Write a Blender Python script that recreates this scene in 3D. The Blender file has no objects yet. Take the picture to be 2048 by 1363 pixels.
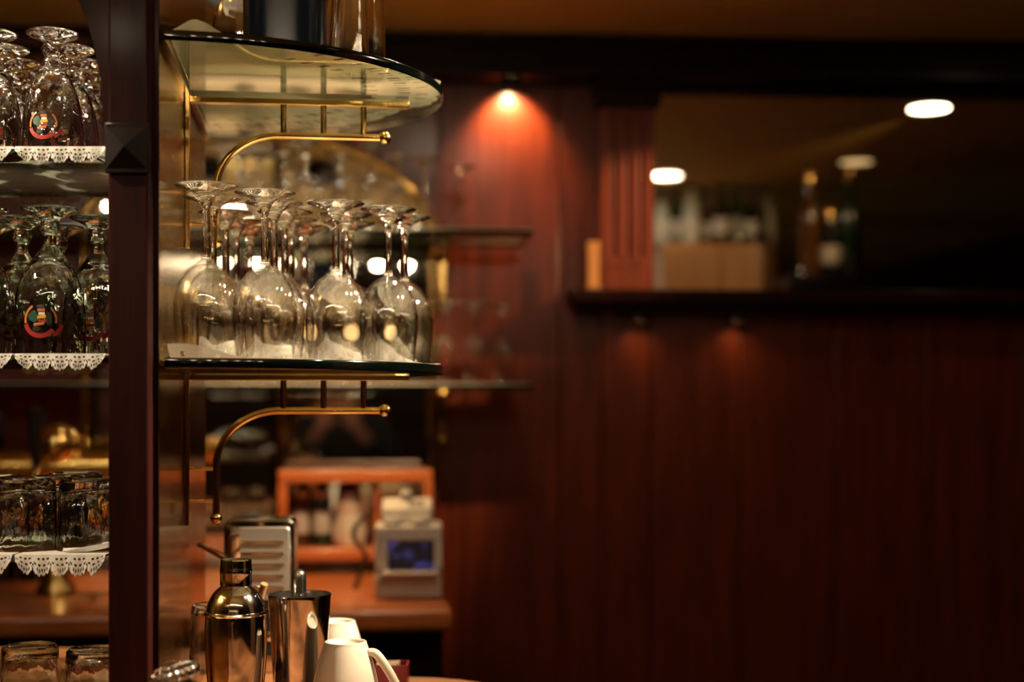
import bpy, math, random
from mathutils import Vector, Matrix
random.seed(7)
sc = bpy.context.scene
COL = sc.collection
PI = math.pi
EYE = 1.42                    # camera height
F = 50.0/36.0*2048.0          # focal length in pixels
HOR = 816.0                   # horizon row in the photograph

# ------------------------------------------------------------------ camera
cam_d = bpy.data.cameras.new('camera'); cam = bpy.data.objects.new('camera', cam_d); COL.objects.link(cam)
cam.location = (0, 0, EYE); cam.rotation_euler = (PI/2, 0, 0)
cam_d.lens = 50; cam_d.sensor_width = 36; cam_d.sensor_fit = 'HORIZONTAL'
cam_d.shift_y = (HOR-681.5)/2048.0
cam_d.clip_start = 0.02; cam_d.clip_end = 50
cam_d.dof.use_dof = True; cam_d.dof.focus_distance = 1.47; cam_d.dof.aperture_fstop = 2.4
sc.camera = cam
# ------------------------------------------------------------------ world and exposure
w = bpy.data.worlds.new('world'); sc.world = w; w.use_nodes = True
w.node_tree.nodes['Background'].inputs[0].default_value = (1.0, 0.72, 0.42, 1)
w.node_tree.nodes['Background'].inputs[1].default_value = 0.0
sc.view_settings.view_transform = 'Standard'; sc.view_settings.look = 'None'
sc.view_settings.gamma = 1.0; sc.view_settings.use_curve_mapping = False
sc.view_settings.exposure = 0.0
cy = sc.cycles
cy.max_bounces = 12; cy.transmission_bounces = 12; cy.glossy_bounces = 6; cy.diffuse_bounces = 3; cy.transparent_max_bounces = 24
cy.use_adaptive_sampling = True; cy.adaptive_threshold = 0.05; cy.adaptive_min_samples = 16
cy.sample_clamp_indirect = 250.0; cy.blur_glossy = 0.3; cy.caustics_reflective = False; cy.caustics_refractive = False
# lamp strengths
DOWNLIGHT = 25.0; RAIL = 120.0; WARM = (1.0, 0.62, 0.28); COOL = (1.0, 0.80, 0.55)
CEIL = 0.80                   # ceiling above the eye

# ------------------------------------------------------------------ helpers
def P(px, py, D):             # a point seen at a pixel, at a real distance D
    return Vector(((px-1024.0)/F*D, D, EYE+(HOR-py)/F*D))
def X(px, D): return (px-1024.0)/F*D
def Zr(py, D): return (HOR-py)/F*D
class MB:
    def __init__(s): s.v = []; s.f = []
    def add(s, vs, fs):
        n = len(s.v); s.v += [tuple(v) for v in vs]; s.f += [tuple(i+n for i in f) for f in fs]; return s
    def box(s, a, b):
        x0,y0,z0 = a; x1,y1,z1 = b
        return s.add([(x0,y0,z0),(x1,y0,z0),(x1,y1,z0),(x0,y1,z0),(x0,y0,z1),(x1,y0,z1),(x1,y1,z1),(x0,y1,z1)],
              [(3,2,1,0),(4,5,6,7),(0,1,5,4),(1,2,6,5),(2,3,7,6),(3,0,4,7)])
    def lathe(s, prof, seg=40, c=(0,0,0)):
        vs = []; fs = []; rings = []
        for r, z in prof:
            if r < 1e-6: rings.append([len(vs)]); vs.append((c[0], c[1], c[2]+z))
            else:
                b = len(vs); rings.append(list(range(b, b+seg)))
                vs += [(c[0]+r*math.cos(2*PI*k/seg), c[1]+r*math.sin(2*PI*k/seg), c[2]+z) for k in range(seg)]
        for a, b in zip(rings[:-1], rings[1:]):
            for k in range(seg):
                k2 = (k+1) % seg
                if len(a) == 1 and len(b) == 1: continue
                if len(a) == 1: fs.append((a[0], b[k2], b[k]))
                elif len(b) == 1: fs.append((a[k], a[k2], b[0]))
                else: fs.append((a[k], a[k2], b[k2], b[k]))
        # wind so that normals point outwards for profiles that run from the top axis down the outside
        return s.add(vs, [tuple(reversed(f)) for f in fs])
    def tube(s, pts, r, seg=12, closed=False):
        pts = [Vector(p) for p in pts]; n = len(pts); vs = []; fs = []
        rr = r if isinstance(r, (list, tuple)) else [r]*n
        up = None
        for i, p in enumerate(pts):
            t = (pts[(i+1) % n]-pts[i-1]) if closed else (pts[min(i+1, n-1)]-pts[max(i-1, 0)])
            t.normalize()
            if up is None:
                up = Vector((0,0,1)) if abs(t.z) < 0.9 else Vector((1,0,0))
            a = (up - t*up.dot(t)).normalized(); b = t.cross(a); up = a
            vs += [p + (a*math.cos(2*PI*k/seg) + b*math.sin(2*PI*k/seg))*rr[i] for k in range(seg)]
        for i in range(n if closed else n-1):
            j = (i+1) % n
            for k in range(seg):
                k2 = (k+1) % seg
                fs.append((i*seg+k, i*seg+k2, j*seg+k2, j*seg+k))
        if not closed:
            fs.append(tuple(range(seg-1, -1, -1))); fs.append(tuple((n-1)*seg+k for k in range(seg)))
        return s.add(vs, fs)
    def ball(s, c, r, seg=20, sq=(1,1,1)):
        n = seg//2; vs = []; fs = []
        for i in range(n+1):
            th = PI*i/n
            for k in range(seg):
                ph = 2*PI*k/seg
                vs.append((c[0]+sq[0]*r*math.sin(th)*math.cos(ph), c[1]+sq[1]*r*math.sin(th)*math.sin(ph), c[2]+sq[2]*r*math.cos(th)))
        for i in range(n):
            for k in range(seg):
                k2 = (k+1) % seg
                fs.append((i*seg+k, (i+1)*seg+k, (i+1)*seg+k2, i*seg+k2))
        return s.add(vs, fs)
    def prism(s, poly, z0, z1):     # poly of (x,y), counter-clockwise, extruded along z
        n = len(poly)
        vs = [(x,y,z0) for x,y in poly]+[(x,y,z1) for x,y in poly]
        fs = [tuple(range(n-1,-1,-1)), tuple(range(n,2*n))]+[(i,(i+1)%n,n+(i+1)%n,n+i) for i in range(n)]
        return s.add(vs, fs)
    def slabxz(s, poly, y0, y1):    # poly of (x,z), extruded along y
        n = len(poly)
        vs = [(x,y0,z) for x,z in poly]+[(x,y1,z) for x,z in poly]
        fs = [tuple(range(n)), tuple(range(2*n-1,n-1,-1))]+[(i,n+i,n+(i+1)%n,(i+1)%n) for i in range(n)]
        return s.add(vs, fs)
    def mesh(s, name):
        m = bpy.data.meshes.new(name); m.from_pydata(s.v, [], s.f); m.update(); return m
def link(name, me, mat=None, parent=None, loc=(0,0,0), rz=0.0, sharp=40, bevel=0, seg=2, fix=False):
    if isinstance(me, MB):
        me = me.mesh(name)
        if fix:
            import bmesh
            b = bmesh.new(); b.from_mesh(me); bmesh.ops.remove_doubles(b, verts=b.verts, dist=1e-6)
            bmesh.ops.recalc_face_normals(b, faces=b.faces); b.to_mesh(me); b.free()
        me.polygons.foreach_set('use_smooth', [True]*len(me.polygons))
        me.set_sharp_from_angle(angle=math.radians(sharp))
    o = bpy.data.objects.new(name, me); COL.objects.link(o)
    o.location = loc; o.rotation_euler = (0,0,rz)
    if parent is not None: o.parent = parent
    if mat is not None and len(me.materials) == 0: me.materials.append(mat)
    if bevel:
        bm = o.modifiers.new('bevel', 'BEVEL'); bm.width = bevel; bm.segments = seg; bm.limit_method = 'ANGLE'
    return o
def empty(name, loc=(0,0,0), rz=0.0):
    o = bpy.data.objects.new(name, None); COL.objects.link(o); o.location = loc; o.rotation_euler = (0,0,rz); o.empty_display_size = 0.02
    return o
def tag(o, label=None, cat=None, group=None, kind=None):
    if label: o['label'] = label
    if cat: o['category'] = cat
    if group: o['group'] = group
    if kind: o['kind'] = kind
    return o
def copy_tree(o, parent=None):
    c = o.copy(); COL.objects.link(c); c.parent = parent
    for ch in o.children: copy_tree(ch, c)
    return c

# ------------------------------------------------------------------ materials
def newmat(name):
    m = bpy.data.materials.new(name); m.use_nodes = True
    n = m.node_tree.nodes; return m, n, m.node_tree.links, n['Principled BSDF']
def plain(name, col, rough=0.5, metal=0.0, coat=0.0, trans=0.0, spec=0.5, noise=0.0, nscale=30.0, bump=0.0, stretch=(1,1,1)):
    m, n, l, b = newmat(name)
    b.inputs['Base Color'].default_value = (*col, 1); b.inputs['Roughness'].default_value = rough
    b.inputs['Metallic'].default_value = metal; b.inputs['Coat Weight'].default_value = coat; b.inputs['Coat Roughness'].default_value = 0.08
    b.inputs['Specular IOR Level'].default_value = spec
    if noise or bump:
        tc = n.new('ShaderNodeTexCoord'); mp = n.new('ShaderNodeMapping'); mp.inputs['Scale'].default_value = stretch
        nz = n.new('ShaderNodeTexNoise'); nz.inputs['Scale'].default_value = nscale; nz.inputs['Detail'].default_value = 6
        l.new(tc.outputs['Object'], mp.inputs['Vector']); l.new(mp.outputs[0], nz.inputs['Vector'])
        if noise:
            mx = n.new('ShaderNodeMix'); mx.data_type = 'RGBA'
            mx.inputs['A'].default_value = (*[c*(1-noise) for c in col], 1); mx.inputs['B'].default_value = (*[min(1, c*(1+noise)) for c in col], 1)
            l.new(nz.outputs['Fac'], mx.inputs['Factor']); l.new(mx.outputs['Result'], b.inputs['Base Color'])
        if bump:
            bp = n.new('ShaderNodeBump'); bp.inputs['Strength'].default_value = bump; bp.inputs['Distance'].default_value = 0.001
            l.new(nz.outputs['Fac'], bp.inputs['Height']); l.new(bp.outputs[0], b.inputs['Normal'])
    return m
def wood(name, c1, c2, rough=0.3, coat=0.4, stretch=(28, 28, 1.6), coat_rough=0.15, scale=2.2):
    m, n, l, b = newmat(name)
    tc = n.new('ShaderNodeTexCoord'); mp = n.new('ShaderNodeMapping'); mp.inputs['Scale'].default_value = stretch
    nz = n.new('ShaderNodeTexNoise'); nz.inputs['Scale'].default_value = scale; nz.inputs['Detail'].default_value = 8; nz.inputs['Roughness'].default_value = 0.62
    cr = n.new('ShaderNodeValToRGB'); cr.color_ramp.elements[0].color = (*c1, 1); cr.color_ramp.elements[1].color = (*c2, 1)
    cr.color_ramp.elements[0].position = 0.34; cr.color_ramp.elements[1].position = 0.68
    l.new(tc.outputs['Object'], mp.inputs['Vector']); l.new(mp.outputs[0], nz.inputs['Vector'])
    l.new(nz.outputs['Fac'], cr.inputs['Fac']); l.new(cr.outputs['Color'], b.inputs['Base Color'])
    bp = n.new('ShaderNodeBump'); bp.inputs['Strength'].default_value = 0.08; bp.inputs['Distance'].default_value = 0.001
    l.new(nz.outputs['Fac'], bp.inputs['Height']); l.new(bp.outputs[0], b.inputs['Normal'])
    b.inputs['Roughness'].default_value = rough; b.inputs['Coat Weight'].default_value = coat; b.inputs['Coat Roughness'].default_value = coat_rough
    return m
def glassmat(name, col=(1,1,1), ior=1.5, rough=0.0):
    m = bpy.data.materials.new(name); m.use_nodes = True; n = m.node_tree.nodes; n.clear()
    g = n.new('ShaderNodeBsdfGlass'); g.inputs['Color'].default_value = (*col, 1); g.inputs['IOR'].default_value = ior; g.inputs['Roughness'].default_value = rough
    o = n.new('ShaderNodeOutputMaterial'); m.node_tree.links.new(g.outputs[0], o.inputs[0]); return m
def thinglass(name, tint, ior=1.45, smear=0.0):
    m = bpy.data.materials.new(name); m.use_nodes = True; n = m.node_tree.nodes; n.clear(); l = m.node_tree.links
    t = n.new('ShaderNodeBsdfTransparent'); t.inputs[0].default_value = (*tint, 1)
    g = n.new('ShaderNodeBsdfGlossy'); g.inputs['Roughness'].default_value = 0.02; g.inputs[0].default_value = (1,1,1,1)
    fr = n.new('ShaderNodeFresnel'); ge = n.new('ShaderNodeNewGeometry'); mi = n.new('ShaderNodeMix')
    mi.inputs['A'].default_value = ior; mi.inputs['B'].default_value = 1.0/ior
    l.new(ge.outputs['Backfacing'], mi.inputs['Factor']); l.new(mi.outputs['Result'], fr.inputs[0])
    mx = n.new('ShaderNodeMixShader'); l.new(fr.outputs[0], mx.inputs[0]); l.new(t.outputs[0], mx.inputs[1]); l.new(g.outputs[0], mx.inputs[2])
    o = n.new('ShaderNodeOutputMaterial'); l.new(mx.outputs[0], o.inputs[0]); return m
def wavy(m, stretch, scale, dist):
    n = m.node_tree.nodes; l = m.node_tree.links
    tc = n.new('ShaderNodeTexCoord'); mp = n.new('ShaderNodeMapping'); mp.inputs['Scale'].default_value = stretch
    nz = n.new('ShaderNodeTexNoise'); nz.inputs['Scale'].default_value = scale; nz.inputs['Detail'].default_value = 1.5
    bp = n.new('ShaderNodeBump'); bp.inputs['Strength'].default_value = 1.0; bp.inputs['Distance'].default_value = dist
    l.new(tc.outputs['Object'], mp.inputs['Vector']); l.new(mp.outputs[0], nz.inputs['Vector']); l.new(nz.outputs['Fac'], bp.inputs['Height'])
    for x in n:
        if x.type in ('BSDF_GLASS', 'BSDF_GLOSSY'): l.new(bp.outputs[0], x.inputs['Normal'])
    return m
def emit(name, col, st):
    m = bpy.data.materials.new(name); m.use_nodes = True; n = m.node_tree.nodes; n.clear()
    e = n.new('ShaderNodeEmission'); e.inputs[0].default_value = (*col, 1); e.inputs[1].default_value = st
    o = n.new('ShaderNodeOutputMaterial'); m.node_tree.links.new(e.outputs[0], o.inputs[0]); return m
def cloth(name, col, translucent=0.45):
    m = bpy.data.materials.new(name); m.use_nodes = True; n = m.node_tree.nodes; n.clear(); l = m.node_tree.links
    d = n.new('ShaderNodeBsdfDiffuse'); d.inputs[0].default_value = (*col, 1)
    t = n.new('ShaderNodeBsdfTranslucent'); t.inputs[0].default_value = (*col, 1)
    tc = n.new('ShaderNodeTexCoord'); nz = n.new('ShaderNodeTexNoise'); nz.inputs['Scale'].default_value = 900; l.new(tc.outputs['Object'], nz.inputs['Vector'])
    bp = n.new('ShaderNodeBump'); bp.inputs['Strength'].default_value = 0.3; bp.inputs['Distance'].default_value = 0.0006
    l.new(nz.outputs['Fac'], bp.inputs['Height']); l.new(bp.outputs[0], d.inputs['Normal'])
    mx = n.new('ShaderNodeMixShader'); mx.inputs[0].default_value = translucent
    l.new(d.outputs[0], mx.inputs[1]); l.new(t.outputs[0], mx.inputs[2])
    o = n.new('ShaderNodeOutputMaterial'); l.new(mx.outputs[0], o.inputs[0]); return m

M = {}
M['mahogany'] = wood('mahogany', (0.075, 0.010, 0.003), (0.18, 0.027, 0.006), 0.36, 0.35, coat_rough=0.2)
M['mahogany'].node_tree.nodes['Principled BSDF'].inputs['Specular IOR Level'].default_value = 0.3
M['pilaster_wood'] = wood('pilaster_wood', (0.12, 0.015, 0.003), (0.28, 0.042, 0.008), 0.5, 0.05)
M['dark_wood'] = wood('dark_wood', (0.010, 0.0018, 0.0012), (0.030, 0.0050, 0.0035), 0.5, 0.08)
M['dark_wood'].node_tree.nodes['Principled BSDF'].inputs['Specular IOR Level'].default_value = 0.08
M['black_wood'] = wood('black_wood', (0.006, 0.003, 0.003), (0.016, 0.006, 0.005), 0.45, 0.15)
M['black_wood'].node_tree.nodes['Principled BSDF'].inputs['Specular IOR Level'].default_value = 0.12
M['counter_wood'] = wood('counter_wood', (0.26, 0.09, 0.03), (0.50, 0.22, 0.09), 0.3, 0.4, stretch=(2.0, 22, 22))
M['rail_wood'] = wood('rail_wood', (0.28, 0.065, 0.014), (0.48, 0.14, 0.035), 0.35, 0.35, stretch=(2.0, 22, 22))
M['pale_wood'] = plain('pale_wood', (0.42, 0.22, 0.10), 0.5, noise=0.25, nscale=60, stretch=(4, 4, 0.6))
M['stick_wood'] = plain('stick_wood', (0.30, 0.10, 0.035), 0.5, noise=0.25, nscale=60, stretch=(4, 4, 0.6))
M['ceiling'] = plain('ceiling_paint', (0.64, 0.40, 0.085), 0.75, noise=0.05, nscale=6)
M['floor'] = plain('floor_tiles', (0.05, 0.03, 0.02), 0.5, noise=0.3, nscale=8)
M['plaster'] = plain('plaster_wall', (0.10, 0.05, 0.025), 0.8, noise=0.1, nscale=5)
M['brass'] = plain('polished_brass', (0.78, 0.50, 0.17), 0.16, 1.0, noise=0.08, nscale=25)
M['brushed'] = plain('brushed_brass', (0.35, 0.21, 0.065), 0.15, 1.0, bump=0.22, nscale=14.0, stretch=(60, 60, 1.2), noise=0.12)
M['chrome'] = plain('polished_steel', (0.62, 0.58, 0.54), 0.09, 1.0, noise=0.03, nscale=20)
M['steel'] = plain('brushed_steel', (0.52, 0.48, 0.44), 0.22, 1.0, noise=0.05, nscale=30, stretch=(1, 1, 8))
M['satin'] = plain('satin_aluminium', (0.74, 0.72, 0.64), 0.42, 1.0, noise=0.04, nscale=30)
M['mirror'] = plain('silvered_mirror', (0.80, 0.78, 0.72), 0.02, 1.0, noise=0.04, nscale=4)
M['glass'] = glassmat('clear_glass', (1, 1, 1), 1.5)
M['green_glass'] = glassmat('greenish_glass', (0.975, 0.995, 0.975), 1.5)
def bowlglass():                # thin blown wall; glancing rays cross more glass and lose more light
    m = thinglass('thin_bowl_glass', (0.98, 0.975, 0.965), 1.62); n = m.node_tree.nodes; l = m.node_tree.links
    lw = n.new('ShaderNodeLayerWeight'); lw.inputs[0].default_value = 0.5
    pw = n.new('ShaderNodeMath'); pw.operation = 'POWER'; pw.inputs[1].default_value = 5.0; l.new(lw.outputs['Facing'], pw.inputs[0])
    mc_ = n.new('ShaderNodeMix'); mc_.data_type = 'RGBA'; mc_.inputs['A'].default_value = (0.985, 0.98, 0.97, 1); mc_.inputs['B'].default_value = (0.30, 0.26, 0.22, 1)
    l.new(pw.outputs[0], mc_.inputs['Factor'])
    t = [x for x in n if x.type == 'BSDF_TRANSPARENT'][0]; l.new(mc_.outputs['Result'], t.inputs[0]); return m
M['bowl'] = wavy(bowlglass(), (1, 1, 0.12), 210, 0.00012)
wavy(M['green_glass'], (1, 1, 0.55), 95, 0.0008)
M['pressed'] = wavy(glassmat('pressed_glass', (1, 1, 1), 1.5), (1, 1, 0.5), 110, 0.0007)
M['sheet'] = thinglass('shelf_glass_face', (0.90, 0.94, 0.82))
M['sheet2'] = thinglass('cabinet_glass_face', (0.86, 0.93, 0.84))
M['edge'] = plain('shelf_glass_edge', (0.0008, 0.0016, 0.0011), 0.08, 0, coat=0.3)
M['edge_green'] = plain('green_glass_edge', (0.0015, 0.014, 0.007), 0.08, 0, coat=0.6)
M['lace'] = cloth('white_lace', (0.80, 0.77, 0.70), 0.35)
M['doily'] = cloth('paper_doily', (0.84, 0.79, 0.66), 0.09)
M['ceramic'] = plain('cream_ceramic', (0.64, 0.57, 0.46), 0.16, coat=0.6, noise=0.02, nscale=10)
M['cream_plastic'] = plain('cream_plastic', (0.56, 0.50, 0.42), 0.45, noise=0.05, nscale=20)
M['beige_plastic'] = plain('beige_plastic', (0.40, 0.34, 0.27), 0.45, noise=0.05, nscale=20)
M['dark_plastic'] = plain('black_plastic', (0.012, 0.011, 0.011), 0.35, noise=0.1, nscale=20)
M['blue'] = plain('dark_blue_lacquer', (0.003, 0.013, 0.032), 0.22, coat=0.5, noise=0.15, nscale=9, stretch=(1, 1, 0.3))
M['maroon'] = plain('maroon_lacquer', (0.16, 0.008, 0.012), 0.3, coat=0.4, noise=0.1, nscale=20)
M['paper'] = plain('packet_paper', (0.62, 0.45, 0.28), 0.7, noise=0.15, nscale=30)
M['slat'] = plain('orange_slat', (0.82, 0.36, 0.11), 0.6, noise=0.08, nscale=20)
M['red'] = plain('red_enamel', (0.28, 0.014, 0.012), 0.4, noise=0.1, nscale=60)
M['yellow'] = plain('yellow_enamel', (0.75, 0.36, 0.04), 0.4, noise=0.1, nscale=60)
M['amber'] = plain('amber_enamel', (0.42, 0.14, 0.02), 0.4, noise=0.1, nscale=60)
M['white_print'] = plain('white_enamel', (0.75, 0.70, 0.60), 0.4, noise=0.05, nscale=60)
M['black_print'] = plain('black_enamel', (0.01, 0.012, 0.012), 0.4, noise=0.1, nscale=60)
M['green_print'] = plain('green_enamel', (0.01, 0.055, 0.03), 0.4, noise=0.1, nscale=60)
M['dark_bottle'] = plain('dark_bottle_glass', (0.006, 0.008, 0.005), 0.06, coat=0.6, noise=0.1, nscale=10)
M['amber_bottle'] = plain('amber_bottle_glass', (0.09, 0.035, 0.008), 0.06, coat=0.6, noise=0.1, nscale=10)
M['green_bottle'] = plain('green_bottle_glass', (0.012, 0.045, 0.02), 0.06, coat=0.6, noise=0.1, nscale=10)
M['pale_bottle'] = plain('pale_bottle_glass', (0.42, 0.46, 0.40), 0.06, coat=0.6, noise=0.1, nscale=10)
M['label_paper'] = plain('bottle_label', (0.55, 0.53, 0.48), 0.5, noise=0.1, nscale=30)
M['skin'] = plain('skin', (0.50, 0.22, 0.15), 0.5, noise=0.05, nscale=20)
M['jacket'] = plain('black_cloth', (0.010, 0.009, 0.010), 0.85, noise=0.2, nscale=60)
M['hair'] = plain('dark_hair', (0.012, 0.007, 0.005), 0.5, noise=0.3, nscale=80)
M['lamp'] = emit('downlight_glow', COOL, DOWNLIGHT)
M['lamp_dim'] = emit('dim_downlight_glow', WARM, 1.2)
M['lamp_strong'] = emit('strong_downlight_glow', COOL, 130.0)
M['bulb'] = emit('rail_bulb_glow', COOL, RAIL)
M['bulb_dim'] = emit('dim_rail_bulb_glow', WARM, 26.0)
M['strip'] = emit('strip_bulb_glow', (1.0, 0.90, 0.74), 420.0)
M['puck'] = emit('puck_light_glow', WARM, 90.0)
M['white_trim'] = plain('lamp_trim', (0.5, 0.45, 0.38), 0.4, noise=0.05, nscale=20)
def screenmat():
    m, n, l, b = newmat('lit_screen')
    tc = n.new('ShaderNodeTexCoord'); sp = n.new('ShaderNodeSeparateXYZ'); l.new(tc.outputs['Object'], sp.inputs[0])
    nz = n.new('ShaderNodeTexNoise'); nz.inputs['Scale'].default_value = 45; nz.inputs['Detail'].default_value = 1; l.new(tc.outputs['Object'], nz.inputs['Vector'])
    cr = n.new('ShaderNodeValToRGB'); cr.color_ramp.elements[0].position = 0.5; cr.color_ramp.elements[1].position = 0.64
    cr.color_ramp.elements[0].color = (0.01, 0.01, 0.02, 1); cr.color_ramp.elements[1].color = (0.10, 0.10, 0.42, 1)
    l.new(nz.outputs['Fac'], cr.inputs[0])
    b.inputs['Base Color'].default_value = (0.02, 0.015, 0.02, 1); b.inputs['Roughness'].default_value = 0.2
    l.new(cr.outputs[0], b.inputs['Emission Color']); b.inputs['Emission Strength'].default_value = 0.3
    return m
M['screen'] = screenmat()

# ------------------------------------------------------------------ frames of reference
TH = math.atan(0.1241)                      # the bar unit is turned a little to the camera
c7, s7 = math.cos(TH), math.sin(TH)
P0 = Vector((X(370, 1.58), 1.58, EYE))      # foot of the bracket on the brass panel
Q = Vector((X(670, 3.06), 3.06, EYE))       # point of the back-bar face, on its normal through the camera
TW = math.radians(3.4)
WALL0 = Vector((0, 3.15, EYE))              # point of the panelled wall
cw, sw = math.cos(TW), math.sin(TW)
def local(o, th, p):                        # world point -> (u, v, z) of a turned frame
    d = Vector(p)-o; return Vector((d.x*math.cos(th)+d.y*math.sin(th), -d.x*math.sin(th)+d.y*math.cos(th), d.z))
def hit(o, th, px, py, v):                  # (u, z) in a turned frame on the plane v, seen at a pixel
    r = Vector(((px-1024)/F, 1, (HOR-py)/F)); e = Vector((0, 0, EYE))
    nrm = Vector((-math.sin(th), math.cos(th), 0)); pt = o+nrm*v
    t = (pt-e).dot(nrm)/r.dot(nrm); q = local(o, th, e+r*t); return q.x, q.z
def reflect(p, o, th):
    nrm = Vector((-math.sin(th), math.cos(th), 0)); return p-nrm*(2*(p-o).dot(nrm))

# ================================================================== SETTING
def structure(name, mb, mat, label=None, **k):
    o = link(name, mb, mat, **k); tag(o, label, None, None, 'structure'); return o
X0, X1, Y0, Y1 = -2.3, 2.7, -2.7, 3.6
structure('floor', MB().box((X0, Y0, -0.05), (X1, Y1, 0)), M['floor'], 'dark tiled bar room floor')
structure('ceiling', MB().box((X0-.1, Y0-.1, EYE+CEIL), (X1+.1, Y1+.1, EYE+CEIL+0.1)), M['ceiling'], 'plain amber lit ceiling above the dark cornice')
structure('wall_left', MB().box((X0-0.1, Y0, 0), (X0, Y1, EYE+CEIL)), M['plaster'], 'dim plaster side wall beyond the glass cabinet')
structure('wall_right', MB().box((X1, Y0, 0), (X1+0.1, Y1, EYE+CEIL)), M['black_wood'], 'dark side wall at the edge of the room')
structure('wall_behind', MB().box((X0, Y0-0.1, 0), (X1, Y0, EYE+CEIL)), M['plaster'], 'dim plaster wall opposite the mirrors')

# panelled wall: planks below the ledge and above
wb = empty('wall_panelled', WALL0, TW); tag(wb, 'glossy mahogany wall of upright boards round a wide mirror', None, None, 'structure')
def wu(px, v=0.0): return hit(WALL0, TW, px, 600, v)[0]
def wz(py, px=1024, v=0.0): return hit(WALL0, TW, px, py, v)[1]
z_led = wz(598)
link('backing', MB().box((-0.7, 0.012, -EYE), (2.9, 0.06, CEIL)), M['dark_wood'], wb)
seams = [-60, 340, 640, 870, 1118, 1202, 1300, 1480, 1668, 1850, 2040, 2230]
seams = [wu(p) for p in seams]+[2.4, 2.65, 2.9]
for i in range(len(seams)-1):
    a, b = seams[i]+0.0015, seams[i+1]-0.0015
    if b < -0.7: continue
    top = CEIL if seams[i+1] <= wu(1210) else z_led
    link('board', MB().box((a, -0.004+0.003*((i*7) % 3), -EYE), (b, 0.014, top)), M['mahogany'], wb, bevel=0.002)
# cornice
co = empty('trim_cornice', WALL0, TW); tag(co, 'black moulded cornice under the amber ceiling', None, None, 'structure')
zc = Zr(150, 3.05)
link('fascia', MB().box((-1.6, -0.10, zc), (2.8, 0.02, CEIL)), M['black_wood'], co, bevel=0.004)
link('moulding', MB().box((-1.6, -0.115, zc+0.028), (2.8, -0.10, zc+0.045)), M['black_wood'], co, bevel=0.004)
link('moulding', MB().box((-1.6, -0.118, CEIL-0.02), (2.8, -0.10, CEIL)), M['black_wood'], co, bevel=0.004)
# mirror on the panelled wall
um0 = wu(1306, -0.02)
mr = empty('wall_mirror', WALL0+Vector((0, 0, z_led)), TW)
tag(mr, 'wide dark wall mirror above the ledge reflecting lamps and bottles', 'mirror')
zt = zc-z_led
link('pane', MB().box((um0, -0.006, 0.016), (2.65, 0.012, zt)), M['mirror'], mr)
link('frame_rail', MB().box((um0, -0.02, zt-0.014), (2.65, -0.006, zt)), M['black_wood'], mr, bevel=0.002)
# ledge
le = empty('wall_ledge', WALL0+Vector((0, 0, z_led)), TW); tag(le, 'dark wooden ledge with rounded nose below the wide mirror', 'ledge')
ul = wu(1140, -0.1)
link('shelf_board', MB().box((ul, -0.10, -0.016), (2.65, -0.005, 0.016)), M['dark_wood'], le, bevel=0.008, seg=4)
link('apron', MB().box((ul+0.02, -0.07, -0.03), (2.65, -0.0055, -0.0165)), M['black_wood'], le, bevel=0.003)
for px in (1275, 1470):
    u = wu(px, -0.03)
    p = empty('puck_light', WALL0+Vector((u*cw+0.045*sw, u*sw-0.045*cw, z_led-0.0365)), TW)
    tag(p, 'small warm light under the ledge, %s' % ('nearer the fluted pilaster' if px == 1275 else 'further from the pilaster'), 'light', 'lights under the ledge')
    link('housing', MB().lathe([(0, 0.006), (0.016, 0.006), (0.0165, 0.004), (0.0165, -0.014), (0.0150, -0.014), (0.0150, 0.002), (0, 0.002)], 24), M['black_wood'], p)
    link('lens', MB().lathe([(0, 0.0018), (0.0145, 0.0018), (0.0145, 0.0), (0, 0.0)], 24), M['puck'], p)
# fluted pilaster
pa, pb = wu(1203, -0.05), wu(1308, -0.05)
pl = empty('fluted_pilaster', WALL0+Vector((pa*cw, pa*sw, z_led+0.016)), TW)
tag(pl, 'red mahogany pilaster with three upright flutes beside the mirror', 'pilaster')
W = pb-pa; H = zc-z_led-0.016
# shaft with real grooves: profile in x, extruded in z
def shaft_profile():
    pts = [(0, -0.007)]
    pts.append((0, -0.05))
    for k in range(3):
        cx = W*(0.25+0.25*k); r = W*0.062
        for j in range(9):
            a = PI*j/8; pts.append((cx-r*math.cos(a), -0.05+r*0.9*math.sin(a)))
    pts += [(W, -0.05), (W, -0.007)]
    return pts
zf0, zf1 = H*0.16, H*0.86
prof = shaft_profile()
link('shaft', MB().prism(prof, zf0, zf1), M['pilaster_wood'], pl, fix=True, sharp=50)
link('base_block', MB().box((0, -0.0505, 0), (W, -0.007, zf0)), M['pilaster_wood'], pl, bevel=0.002)
link('top_block', MB().box((0, -0.0505, zf1), (W, -0.007, H-0.055)), M['pilaster_wood'], pl, bevel=0.002)
link('capital', MB().box((-0.012, -0.075, H-0.055), (W+0.012, -0.0065, H-0.02)), M['black_wood'], pl, bevel=0.004)
link('capital', MB().box((-0.022, -0.09, H-0.02), (W+0.022, -0.0065, H)), M['black_wood'], pl, bevel=0.004)
for k in range(3):
    cx = W*(0.25+0.25*k)
    link('stud', MB().ball((cx, -0.0508, zf1+0.014), 0.005, 12), M['black_wood'], pl)
    link('stud', MB().ball((cx, -0.0508, zf0-0.014), 0.005, 12), M['brass'], pl)
# upright card on the ledge: a plain orange box on a small foot
ucd = wu(1187, -0.07)
cd = empty('upright_slat', WALL0+Vector((ucd*cw+0.07*sw, ucd*sw-0.07*cw, z_led+0.016)), TW)
tag(cd, 'slim upright orange card in a holder on the ledge by the pilaster', 'slat')
link('slat', MB().box((-0.0125, -0.003, 0.006), (0.0125, 0.003, 0.105)), M['slat'], cd, bevel=0.001)
link('holder', MB().box((-0.016, -0.012, 0), (0.016, 0.012, 0.006)), M['pale_wood'], cd, bevel=0.001)

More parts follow.
